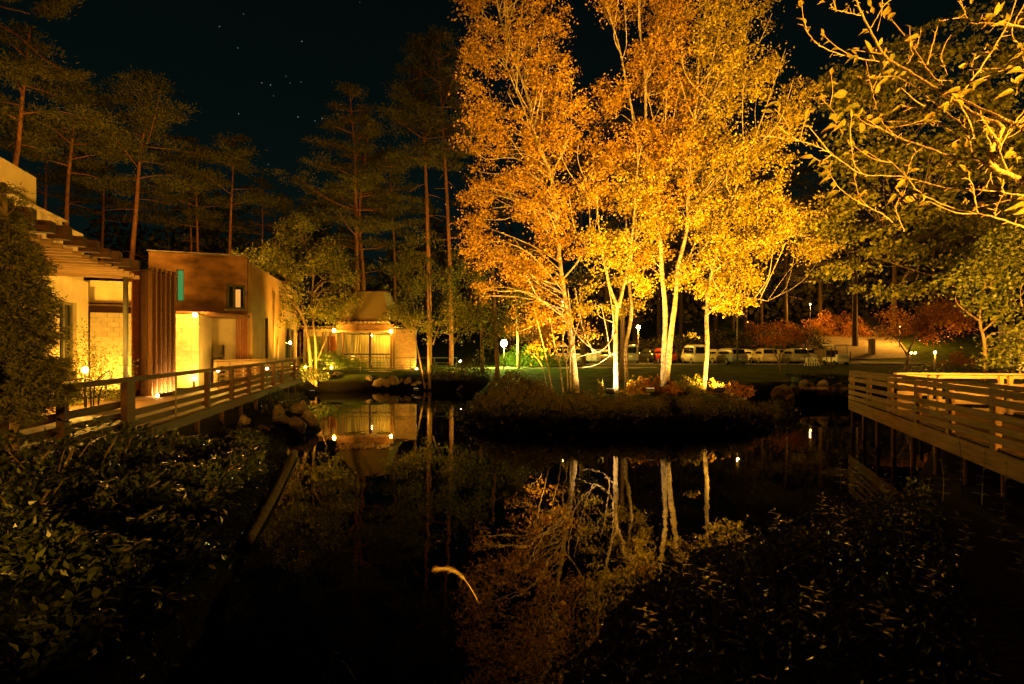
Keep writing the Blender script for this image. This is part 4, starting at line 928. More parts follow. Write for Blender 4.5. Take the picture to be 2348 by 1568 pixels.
def near_pine():
    rng = np.random.default_rng(91); Y = 17.0; b = W(-190, 800, Y); gz = H1(b.x, b.y); t = thing('pine_tree', 'pine outside the left edge whose lit bare limbs reach into the top left corner', 'pine', (b.x, b.y, gz), 'pines of the wood')
    mb = MB(); S = spline([(b.x, Y, gz - .3), tuple(W(-185, 400, Y)), tuple(W(-170, 0, Y)), tuple(W(-150, -300, Y))], 6); mb.tube(S, np.linspace(.22, .08, len(S)), 9); mb.build('trunk', M_PINEBARK, t, smooth=True)
    for pts, r0, r1 in (([(-175, -20), (-90, 15), (0, 58), (45, 85), (95, 130), (140, 158), (170, 172)], .07, .025), ([(-172, -40), (-90, -15), (0, 14), (40, 24), (68, 32)], .07, .02), ([(-168, -120), (-60, -80), (40, -50), (105, 5), (115, 20)], .05, .015)):
        mb = MB(); S = spline([W(x, y, Y) for x, y in pts], 5); mb.tube(S, np.linspace(r0, r1, len(S)) * .7, 7); mb.build('branch', M_PINEBARK, t, smooth=True)
    P = []; D = []
    for px, py, rx, ry, n in ((118, 22, 30, 20, 1500), (150, 2, 25, 14, 900), (160, 175, 38, 14, 1300), (115, 168, 26, 12, 700), (20, -5, 25, 10, 500)):
        for k in range(n):
            u = rng.normal(size=3) * .5; w = W(px + u[0] * rx, py + u[2] * ry, Y + u[1] * .6); P.append(tuple(w)); D.append(u * .6 + np.array([.2, 0, .3]) + rng.normal(size=3) * .4)
    fast_quads('crown', needle_verts(np.array(P), np.array(D), .17, .02, rng), L_PINE, t, k=3)
near_pine()
# ------------------------------------------------------------------ shrubs, hedges, rocks
def shrub(name, label, c, rx, ry, rz, n, size, leafm, seed, group=None, cat='shrub', ratio=.5, stems=5, lump=.25, needle=False):
    rng = np.random.default_rng(seed); c = V(*c); t = thing(name, label, cat, c, group)
    u = unit(rng.normal(size=(n, 3))); u[:, 2] = np.abs(u[:, 2]) * 1.05 - .08
    ph = rng.uniform(0, 6.28, 6)
    lum = 1 + lump * (np.sin(u[:, 0] * 5 + ph[0]) * np.cos(u[:, 1] * 5 + ph[1]) + .6 * np.sin(u[:, 2] * 7 + ph[2] + u[:, 0] * 4) + .35 * np.sin(u[:, 0] * 13 + ph[3]) * np.sin(u[:, 1] * 12 + ph[4]))
    r = (rng.uniform(.25, 1, n) ** .35) * lum
    P = np.array(c) + u * r[:, None] * np.array([rx, ry, rz])
    if needle: fast_quads('foliage', needle_verts(P, u + np.array([0, 0, .5]) + .6 * rng.normal(size=(n, 3)), size, size * ratio, rng), leafm, t, k=3)
    else: fast_quads('foliage', leaf_verts(P, size, rng, ratio, nbias=(0, -.3, .5), dirs=u + .5 * rng.normal(size=(n, 3))), leafm, t)
    st = MB()
    for i in range(stems):
        a = rng.uniform(0, 6.28); e = c + V(math.cos(a) * rx * .6, math.sin(a) * ry * .6, rz * .75)
        st.tube(spline([c - V(0, 0, .15), c.lerp(e, .5) + V(0, 0, .1 * rz), e], 3), np.linspace(.03, .008, 7), 4, cap=False)
    st.build('stems', M_BARK, t); return t
def pos_words(i, n): return ['first', 'second', 'third', 'fourth', 'fifth', 'sixth', 'seventh', 'eighth', 'ninth', 'tenth', 'eleventh', 'twelfth', 'thirteenth', 'fourteenth', 'fifteenth', 'sixteenth', 'seventeenth', 'eighteenth'][i]
def shrubs():
    k = 0
    spec = [(1105, 20.6, .55, .62), (1140, 19.6, .75, .75), (1190, 19.0, .85, .80), (1240, 18.8, .75, .72), (1285, 18.5, .75, .62), (1330, 18.4, .70, .55), (1380, 18.4, .62, .42), (1430, 18.4, .66, .40), (1480, 18.5, .66, .40), (1530, 18.6, .66, .40),
            (1580, 18.7, .66, .42), (1630, 18.9, .66, .42), (1680, 19.3, .70, .45), (1725, 19.9, .75, .45), (1765, 21.2, .7, .45), (1165, 21.5, .8, .9), (1215, 20.8, .7, .8), (1790, 23, .6, .4)]
    for i, (px, Y, r, h) in enumerate(spec):
        x = WX(px, Y); g = H1(x, Y); h *= [1.0, 1.15, .85, 1.2, .7, 1.1, .8, 1.25, .75, 1.0, 1.3, .7, 1.15, .9, 1.0, 1.1, .9, 1.0][i]; r *= [1, .85, 1.15, .8, 1.1, .9, 1.1, .8, 1.15, .9, .85, 1.1, 1, 1, 1, 1, 1, 1][i]
        shrub('azalea_bush', 'dark rounded azalea, %s from the left along the promontory bank' % pos_words(i, 18), (x, Y, max(g, .15) - .05), r, r * .9, h, 2600, .075, L_AZALEA, 100 + i, 'azaleas along the promontory')
    for i in range(14):
        a = 1085 + i * 54; Y = [19.6, 18.3, 17.9, 17.7, 17.6, 17.55, 17.55, 17.6, 17.65, 17.75, 17.9, 18.2, 18.9, 20.6][i]; x = WX(a, Y)
        shrub('bank_bush', 'black waterside bush, %s from the left below the azaleas' % pos_words(i, 14), (x, Y + .15, .0), .72, .55, .62 + .1 * (i % 3), 1300, .10, L_DARK, 220 + i, 'waterside bushes of the promontory')
    # floodlit undergrowth
    for i, (px, py, Y, r, h, m, lab) in enumerate(((1460, 890, 20.2, .45, .65, L_BIRCH, 'rust-coloured floodlit plants at the foot of the slim birch'), (1495, 885, 20.4, .5, .7, L_RUST, 'orange floodlit bush left of the straight birch'),
            (1565, 885, 20.4, .5, .65, L_OLIVE, 'yellow floodlit bush between the straight and rightmost birches'), (1590, 880, 20.6, .45, .7, L_OLIVE, 'leafy floodlit bush just left of the rightmost birch'), (1650, 885, 20.4, .5, .55, L_BIRCH, 'orange bush glowing by the right floodlight'),
            (1690, 885, 21.2, .6, .45, L_RUST, 'dim russet plants right of the right floodlight'), (1378, 890, 20.2, .16, .75, L_OLIVE, 'bright upright plant beside the left floodlight'), (1540, 895, 20.2, .4, .45, L_RUST, 'small lit plants between the two slanting trunks'))):
        x = WX(px, Y); shrub('lit_undergrowth', lab, (x, Y, H1(x, Y) - .05), r, r * .7, h, 520 if r > .2 else 130, .16, m, 140 + i, 'floodlit plants among the birches', ratio=.42, lump=.4)
    # garden planting round the pavilion and house
    shrub('feathery_bush', 'lime green feathery bush behind the far rail left of the pavilion', (-14.6, 40.7, 1.1), 2.0, .8, 1.55, 5200, .34, L_LIME, 160, needle=True, ratio=.10, lump=.35)
    shrub('feathery_bush', 'smaller lime bush before the pavilion glazing', (-12.4, 41.0, 1.1), .7, .5, .8, 1500, .26, L_LIME, 161, needle=True, ratio=.10)
    shrub('garden_shrub', 'yellow-lit loose shrub beside the grey pergola post', (-13.9, 16.6, DECK - .1), 1.15, .9, 1.75, 5200, .075, L_OLIVE, 162, lump=.45)
    shrub('garden_shrub', 'low shrub behind the iron chair', (-13.6, 15.0, DECK - .1), .8, .7, .55, 2000, .07, L_OLIVE, 163)
    shrub('garden_shrub', 'green plant filling the garden opening in the recessed wall', (-14.95, 27.4, 1.0), .55, .5, 2.0, 1600, .12, L_GREEN, 164)
    shrub('path_bush', 'bright lime bush lit beside the globe lamp', (WX(1235, 45), 45.0, 1.3), 2.1, 1.4, 1.5, 4200, .17, L_LIME, 165, lump=.35)
    shrub('path_bush', 'lime bush left of the dark lawn trunk', (WX(1175, 45), 45.6, 1.3), 1.4, 1.2, 1.3, 2600, .17, L_LIME, 166, lump=.35)
    shrub('bank_bush', 'shadowed bush at the foot of the first garden tree', (WX(716, 33.6), 33.6, .8), 1.1, .8, .75, 2000, .10, L_DARK, 167)
    shrub('bank_bush', 'shadowed bush at the foot of the second garden tree', (WX(1000, 35.6), 35.6, .8), 1.3, .8, .7, 2000, .10, L_AZALEA, 168)
    shrub('bank_bush', 'dim bush at the right end of the far walkway', (WX(1075, 34.5), 34.5, .8), 1.5, 1.0, 1.3, 3000, .10, L_AZALEA, 169)
    shrub('bank_bush', 'dark grassy mound below the boardwalk end', (-10.4, 22.6, .35), .9, 1.6, .7, 2200, .12, L_DARK, 170, ratio=.25)
    shrub('bank_bush', 'dark low bush on the stone spit below the boardwalk', (-8.6, 19.8, .3), .8, 1.1, .6, 1800, .11, L_DARK, 171, ratio=.3)
    shrub('planting_bed', 'dark bushes round the orange ground lamp', (WX(2120, 31), 31, 1.0), 2.0, 1.2, .85, 3600, .11, L_DARK, 172)
    shrub('planting_bed', 'dark bushes right of the orange ground lamp', (WX(2200, 31.5), 31.5, 1.0), 2.0, 1.0, .9, 3200, .11, L_DARK, 173)
    shrub('planting_bed', 'reddish bush lit right of the orange ground lamp', (WX(2195, 34), 34, 1.2), 1.5, .8, 1.25, 2200, .12, L_RED, 174)
    shrub('planting_bed', 'grassy clump below the young tree by the lit railing', (WX(2290, 16), 16, .9), 1.4, .8, .85, 2600, .14, L_GREEN, 175, ratio=.25)
    # clipped hedge
    h = thing('clipped_hedge', 'dark clipped hedge above the boulders at the inlet', 'hedge', (17, 28.5, .9)); rng = np.random.default_rng(9); n = 6000
    x0, x1 = WX(1818, 28.2), WX(1965, 28.2); P = np.stack([rng.uniform(x0, x1, n), rng.uniform(27.8, 29.0, n), rng.uniform(.75, 1.40, n)], 1)
    P[: n // 2, 2] = 1.38 + rng.normal(size=n // 2) * .03; P[n // 2: 3 * n // 4, 1] = 27.8 + rng.normal(size=n // 4) * .03
    fast_quads('foliage', leaf_verts(P, .09, rng, .6), L_DARK, h)
    mb = MB(); mb.box(((x0 + x1) / 2, 28.45, 1.0), x1 - x0 - .5, .8, .5); mb.build('core', L_DARK, h)
    # bushes and low wood edge behind the car park
    for i, (px, Y, r, h) in enumerate(((1290, 64, 3, 2.4), (1380, 64, 3.4, 2.6), (1465, 65, 3, 2.6), (1540, 65, 3.2, 2.8), (1620, 66, 3.2, 2.4), (1700, 66, 3.0, 2.0), (1780, 66, 3.0, 2.4), (1850, 66, 2.8, 2.2))):
        shrub('wood_edge_bush', 'dim bush at the wood edge, %s from the left behind the cars' % pos_words(i, 9), (WX(px, Y), Y, H1(WX(px, Y), Y) - .1), r, 1.6, h, 1500, .28, L_AZALEA if i % 3 else L_OLIVE, 180 + i, 'bushes behind the car park')
    for i, (px, py, Y, rx, rz) in enumerate(((1880, 745, 74, 2.6, 3.0), (1925, 735, 78, 2.6, 2.8), (1800, 770, 72, 3.0, 2.6), (1740, 765, 72, 2.6, 2.4), (1960, 755, 73, 2.2, 2.6))):
        x = WX(px, Y); shrub('autumn_bush', ['orange lit foliage below the hill lamp', 'orange lit foliage right of the hill lamp', 'russet foliage above the silver parked cars', 'russet foliage behind the white van', 'lit foliage left of the hill road'][i], (x, Y, H1(x, Y)), rx, 1.6, rz, 1700, .26, L_RUST, 200 + i, 'autumn foliage on the hill')
shrubs()

ROCKM = []
def rock_meshes():
    for k in range(6):
        rng = np.random.default_rng(300 + k); mb = MB(); mb.sphere((0, 0, 0), .5, 18, 12); v = mb.v[0]; d = unit(v)
        r = 1 + .22 * np.sin(d[:, 0] * 3 + k) * np.cos(d[:, 1] * 3.3 + k * 2) + .14 * np.sin(d[:, 2] * 5 + k + d[:, 0] * 4) + .05 * rng.normal(size=len(v)); v = v * r[:, None]
        for q in range(9):
            nn = rng.normal(size=3); nn /= np.linalg.norm(nn); kk = rng.uniform(.30, .42); ex = v @ nn - kk; v = v - np.where(ex > 0, ex, 0)[:, None] * nn
        mb.v[0] = v + rng.normal(size=v.shape) * .006
        me = mb.mesh('boulder'); me.materials.append(M_STONE); me.polygons.foreach_set('use_smooth', [True] * len(me.polygons)); ROCKM.append(me)
rock_meshes()
def rock(c, sx, sy, sz, k, label, group, rot=0):
    o = bpy.data.objects.new('boulder', ROCKM[k % 6]); COL.objects.link(o); o.location = c; o.scale = (sx, sy, sz); o.rotation_euler = (.1 * math.sin(k * 7), .1 * math.cos(k * 5), rot); tag(o, label, 'boulder', group)
def rocks():
    rng = np.random.default_rng(31); k = 0
    g = 'boulders below the pavilion walkway'
    row = [(735, 886, 1.1), (760, 884, .9), (775, 872, 1.7), (800, 886, .7), (818, 876, .8), (835, 878, .9), (846, 868, .7), (870, 880, 1.0), (886, 878, .9), (900, 874, .9), (916, 880, 1.1), (935, 876, .8), (955, 884, 1.0), (980, 886, .9), (1010, 888, 1.0), (1040, 890, .9), (1062, 900, .9), (1080, 906, .8), (1098, 902, .9)]
    for i, (px, py, s) in enumerate(row):
        Y = 35.3 + rng.uniform(-.2, .5) - (1.0 if px > 1050 else 0); p = W(px, py, Y); p.z = max(p.z, .05)
        rock(p, s, .8 * s, .75 * s, i, 'boulder, %s from the left on the bank below the far walkway' % ['first', 'second', 'third', 'fourth', 'fifth', 'sixth', 'seventh', 'eighth', 'ninth', 'tenth', 'eleventh', 'twelfth', 'thirteenth', 'fourteenth', 'fifteenth', 'sixteenth', 'seventeenth', 'eighteenth', 'nineteenth'][i], g, rng.uniform(0, 6))
    g = 'boulders under the left boardwalk'
    for i, (px, py, Y, s) in enumerate(((523, 1005, 15.0, .42), (543, 992, 15.4, .50), (573, 1002, 15.2, .50), (600, 990, 15.8, .52), (622, 992, 16.2, .42), (648, 968, 17.0, .60), (676, 985, 16.8, .72), (708, 966, 17.6, .75), (560, 968, 16.4, .45), (640, 945, 18.2, .6), (690, 940, 19.2, .7))):
        p = W(px, py, Y); p.z = max(p.z, .0); rock(p, s, .8 * s, 1.0 * s, i + 3, 'pale boulder, %s from the left at the boardwalk foot' % pos_words(i, 12), g, rng.uniform(0, 6))
    g = 'boulders at the right inlet'
    for i, (px, py, Y, s) in enumerate(((1800, 902, 26.2, .9), (1822, 894, 26.8, .8), (1845, 890, 27, .8), (1862, 892, 27, .7), (1885, 893, 27, .9), (1905, 897, 27, .8), (1926, 897, 27, .9), (1810, 918, 25.2, .7), (1780, 905, 25.5, .7))):
        p = W(px, py, Y); rock(p, s, .7 * s, s, i + 1, 'boulder, %s from the left at the right inlet' % pos_words(i, 9), g, rng.uniform(0, 6))
rocks()

# ------------------------------------------------------------------ near plants
def leaf_mesh(name, L, w, m, curl=.18, fold=.12):
    prof = [(0, .02), (.15, .32), (.35, .50), (.6, .46), (.82, .24), (1, .01)]; v = []; f = []
    for s, h in prof:
        z = -curl * s * s * L; v += [(-h * w, s * L, z + fold * h * w), (0, s * L, z), (h * w, s * L, z + fold * h * w)]
    for i in range(len(prof) - 1):
        for j in range(2): f.append((i * 3 + j, i * 3 + j + 1, i * 3 + 4 + j, i * 3 + 3 + j))
    me = bpy.data.meshes.new(name); me.from_pydata(v, [], f); me.update(); me.materials.append(m); me.polygons.foreach_set('use_smooth', [True] * len(f)); return me
LEAF_SH = [leaf_mesh('leaf', .13, .055, L_SHRUB, .2), leaf_mesh('leaf', .15, .05, L_SHRUB, .35), leaf_mesh('leaf', .11, .05, L_SHRUB, .05)]
LEAF_BIG = [leaf_mesh('leaf', .12, .055, L_BIG, .3, .6), leaf_mesh('leaf', .12, .045, L_BIG, .6, .9), leaf_mesh('leaf', .12, .062, L_BIG, -.25, .5)]
def put_leaf(parent, me, p, d, up, s=1):
    o = bpy.data.objects.new('leaf', me); COL.objects.link(o); o.parent = parent
    y = Vector(d).normalized(); x = y.cross(Vector(up)); x = x.normalized() if x.length > 1e-3 else V(1, 0, 0); z = x.cross(y); c = Vector(p) - base_of(parent)
    o.matrix_local = Matrix(((x.x * s, y.x * s, z.x * s, c.x), (x.y * s, y.y * s, z.y * s, c.y), (x.z * s, y.z * s, z.z * s, c.z), (0, 0, 0, 1))); return o
def broad_shrubs():
    rng = random.Random(4); nr = np.random.default_rng(44)
    spots = [(30, 6.9, .6, 1.35), (115, 7.2, .62, 1.35), (195, 7.8, .66, 1.4), (265, 8.5, .66, 1.32), (325, 9.4, .5, 1.05), (385, 10.3, .42, .75), (60, 6.2, .5, .9), (160, 6.8, .5, .85), (250, 7.4, .5, .8), (320, 8.1, .45, .42), (390, 9.0, .40, .36), (450, 10.4, .38, .32), (90, 5.4, .45, .45), (210, 5.9, .42, .36), (20, 4.9, .4, .5), (120, 4.6, .4, .35), (300, 6.6, .5, .42), (370, 7.6, .45, .40)]
    extra = [(430, 9.4, .45, .40), (480, 11.6, .40, .38), (330, 5.7, .45, .36), (240, 4.9, .42, .34), (420, 8.0, .42, .34), (150, 4.0, .4, .3), (300, 4.6, .4, .28)] + [(CX + x / y * FPX, y, .5, h) for x, y, h in ((-6.7, 12.9, .42), (-6.0, 11.4, .5), (-5.3, 10.0, .5), (-5.0, 8.9, .48), (-4.7, 7.9, .46), (-4.3, 6.8, .42), (-3.8, 5.8, .36), (-6.6, 10.6, .6), (-6.2, 9.2, .62), (-5.6, 8.0, .55))]
    for i, (px, Y, r, h) in enumerate(spots + extra):
        x = WX(px, Y); g = max(H1(x, Y), .05)
        t = thing('broadleaf_shrub', ('glossy broad-leaved shrub, %s of the bank planting at lower left' % pos_words(i, 16)) if i < 18 else 'dark broad-leaved shrub, %s at the water edge of the lower left bank' % pos_words(i - 18, 17), 'shrub', (x, Y, g - .05), 'broad-leaved shrubs on the left bank')
        n = 640; u = unit(nr.normal(size=(n, 3))); u[:, 2] = np.abs(u[:, 2]); rad = nr.uniform(.3, .95, n) ** .5
        P = np.array([x, Y, g]) + u * rad[:, None] * np.array([r, r, h]); fast_quads('foliage', leaf_verts(P, .11, nr, .42, nbias=(0, -.2, .8), dirs=u), L_GLOSS, t)
        st = MB()
        for k in range(6):
            a = rng.uniform(0, 6.28); e = V(x + math.cos(a) * r * .7, Y + math.sin(a) * r * .7, g + h * .8); st.tube(spline([(x, Y, g - .1), ((x + e.x) / 2, (Y + e.y) / 2, g + h * .5), e], 3), np.linspace(.018, .005, 7), 4, cap=False)
        st.build('stems', M_BARK, t)
        for k in range(9):                                  # rosettes of leaves at the shoot tips
            a = rng.uniform(0, 6.28); e = rng.uniform(.1, 1.35); c = V(x + math.cos(a) * math.cos(e) * r, Y + math.sin(a) * math.cos(e) * r, g + math.sin(e) * h * 1.02)
            for q in range(5):
                b = q * 1.257 + rng.uniform(-.3, .3); put_leaf(t, LEAF_SH[(k + q) % 3], c, (math.cos(b), math.sin(b), rng.uniform(.1, .8)), (0, 0, 1), rng.uniform(.75, 1.2))
broad_shrubs()
def weeds():
    rng = random.Random(14); nr = np.random.default_rng(15)
    # bank cover nobody could count
    n = 26000; X = nr.uniform(.2, 9.5, n); Y = nr.uniform(2.6, 12.0, n); sd = pond_sd(X, Y); keep = (sd > -.12) & (X < .72 * Y + .9); X, Y, sd = X[keep], Y[keep], sd[keep]
    lump = .5 + .5 * np.sin(X * 2.1 + 1.4 * np.sin(Y * 1.7)) * np.cos(Y * 2.4); Z = np.maximum(height(X, Y), .0) + nr.uniform(0, 1, len(X)) ** 1.2 * (.08 + .50 * lump ** 2 * (.6 + .4 * np.sin(X * 5.3) * np.sin(Y * 4.7)))
    tag(fast_quads('bank_weeds', leaf_verts(np.stack([X, Y, Z], 1), .075, nr, .34, nbias=(0, -.1, .6)), L_GLOSS), 'low dark leafy weeds covering the near right bank', 'weeds', kind='stuff')
    n = 9000; X = nr.uniform(-8.5, -2.4, n); Y = nr.uniform(2.8, 15.5, n); sd = pond_sd(X, Y); keep = (sd > -.05) & (sd < 2.6) & (X > -7.36 - .237 * (Y - 8.6) + .15); X, Y = X[keep], Y[keep]
    Z = np.maximum(height(X, Y), 0) + nr.uniform(0, 1, len(X)) ** 1.3 * (.06 + .16 * (.5 + .5 * np.sin(X * 3.1) * np.cos(Y * 2.3)))
    tag(fast_quads('bank_weeds', leaf_verts(np.stack([X, Y, Z], 1), .08, nr, .3, nbias=(0, -.1, .6)), L_GLOSS), 'low dark ground cover along the left water edge', 'weeds', kind='stuff')
    spots = [(1925, 1150, 10.2, .85), (1958, 1150, 10.0, .80), (2028, 1170, 9.6, .7), (2160, 1200, 8.6, .75), (2200, 1140, 9.2, .95), (2250, 1190, 8.2, .9), (2300, 1200, 7.8, .85), (1880, 1240, 8.4, .45), (1930, 1380, 6.2, .55), (2070, 1300, 6.8, .5), (2120, 1240, 7.6, .6), (2210, 1330, 6.2, .55), (2290, 1300, 6.4, .6), (1780, 1280, 7.4, .35), (1700, 1330, 6.4, .35), (2340, 1400, 5.4, .5), (2130, 1450, 5.0, .4), (1620, 1440, 5.2, .35), (1860, 1500, 4.6, .35), (2020, 1540, 4.3, .3), (1560, 1330, 6.0, .3), (1480, 1450, 4.9, .3)]
    for i, (px, py, Y, h) in enumerate(spots):
        x = WX(px, Y); g = max(H1(x, Y), 0)
        t = thing('tall_weed', 'thin upright weed with narrow leaves, one of those scattered on the near right bank', 'weed', (x, Y, g), 'tall weeds on the near right bank')
        top = V(x + rng.uniform(-.08, .08), Y + rng.uniform(-.05, .05), g + h); mb = MB(); S = spline([(x, Y, g - .05), (x + .02, Y, g + h * .5), top], 4); mb.tube(S, np.linspace(.007, .003, len(S)), 5); mb.build('stem', L_SHRUB, t)
        for k in range(13):
            f = .25 + .75 * k / 13; p = V(*S[int(f * (len(S) - 1))]); a = k * 2.4 + rng.uniform(-.3, .3); put_leaf(t, LEAF_SH[1], p, (math.cos(a), math.sin(a), .45), (0, 0, 1), rng.uniform(.6, .95) * (1.15 - .4 * f))
    # arching grass blades
    for i, (px, py, Y, h, n) in enumerate(((1690, 1400, 5.2, .62, 9), (1640, 1480, 4.6, .5, 6), (2010, 1460, 4.8, .45, 5), (1730, 1500, 4.3, .4, 5), (750, 1568, 4.2, .35, 4))):
        x = WX(px, Y); g = max(H1(x, Y), -.02); t = thing('arching_grass', 'clump of thin arching grass blades, %s from the left in the foreground' % ['third', 'second', 'fifth', 'fourth', 'first'][i], 'grass', (x, Y, g), 'grass clumps in the foreground')
        for k in range(n):
            a = rng.uniform(0, 6.28); L = h * rng.uniform(.6, 1.1); mb = MB(); S = spline([(x, Y, g - .05), (x + .15 * L * math.cos(a), Y + .15 * L * math.sin(a), g + L * .75), (x + .5 * L * math.cos(a), Y + .5 * L * math.sin(a), g + L), (x + .95 * L * math.cos(a), Y + .95 * L * math.sin(a), g + L * .7)], 4)
            mb.tube(S, np.linspace(.006, .0015, len(S)), 4); mb.build('blade', L_GREEN, t)
    # pampas plume
    Y = 3.2; t = thing('pampas_grass', 'bent pampas stem with pale feathery plume over the black water', 'grass', W(1195, 1600, Y))
    pts = [W(1215, 1640, Y), W(1160, 1530, Y), W(1110, 1410, Y), W(1080, 1350, Y - .02), W(1055, 1318, Y - .05), W(1030, 1304, Y - .08), W(1000, 1304, Y - .12)]
    S = spline(pts, 6); mb = MB(); mb.tube(S, np.linspace(.0045, .002, len(S)), 6); mb.build('stem', M_STRAW, t)
    mb = MB(); S2 = spline([W(1101, 1386, Y), W(1130, 1388, Y), W(1165, 1420, Y), W(1192, 1470, Y)], 5); mb.tube(S2, np.linspace(.0035, .001, len(S2)), 5); mb.build('blade', M_STRAW, t)
    tip = S[int(len(S) * .62):]; q = []; dr = []
    for k in range(300):
        j = nr.integers(0, len(tip) - 1); q.append(tip[j] + nr.normal(size=3) * .004); dd = tip[j + 1] - tip[j]; dr.append(dd / np.linalg.norm(dd) + nr.normal(size=3) * .22 + np.array([0, 0, -.12]))
    fast_quads('plume', needle_verts(np.array(q), np.array(dr), .045, .0016, nr), M_STRAW, t, k=3)
weeds()
def left_cypress():
    rng = np.random.default_rng(77); Yc = 7.3
    t = thing('cypress', 'dark feathery cypress at the left edge in front of the house', 'conifer', (WX(20, Yc), Yc, .45))
    blobs = [(-30, 500, 50, 60), (8, 440, 12, 26), (-5, 560, 52, 55), (28, 610, 45, 45), (-10, 660, 80, 60), (45, 700, 45, 42), (0, 760, 85, 60), (65, 765, 42, 34), (60, 850, 65, 42), (-10, 860, 90, 70), (95, 900, 45, 26), (10, 930, 80, 40), (-40, 960, 70, 40)]
    n = 3000; ar = np.array([b[2] * b[3] for b in blobs], float); pk = rng.choice(len(blobs), n, p=ar / ar.sum()); u = unit(rng.normal(size=(n, 3))) * rng.uniform(.2, 1, size=(n, 1)) ** .4
    C = np.array([tuple(W(blobs[i][0] + u[k, 0] * blobs[i][2], blobs[i][1] - u[k, 2] * blobs[i][3], Yc)) for k, i in enumerate(pk)]); C[:, 1] += u[:, 1] * .5
    ax = np.array([WX(15, Yc), Yc, 0]); out = C - ax; out[:, 2] = 0; out = unit(out)
    m = 34; kk = np.repeat(np.arange(n), m); s = rng.uniform(-.5, 1, size=(n * m, 1)) * .16; d = out[kk] * 1 + np.array([0, 0, -.15]) + .25 * rng.normal(size=(n, 3))[kk]
    P = C[kk] + unit(d) * s + rng.normal(size=(n * m, 3)) * np.array([.025, .025, .02])
    fast_quads('crown', needle_verts(P, d + .65 * rng.normal(size=(n * m, 3)), .075, .014, rng), L_CEDAR, t, k=3)
    mb = MB(); mb.tube(spline([(ax[0], Yc, .3), (ax[0] + .05, Yc, 2.5), (ax[0] - .05, Yc, 5.2)], 5), np.linspace(.14, .03, 11), 8); mb.build('trunk', M_BARK, t, smooth=True)
    br = MB()
    for k in range(0, n, 6): br.tube([ax + np.array([0, 0, max(C[k, 2] - .25, .6)]), C[k]], [.012, .004], 4, cap=False)
    br.build('branches', M_BARK, t)
left_cypress()
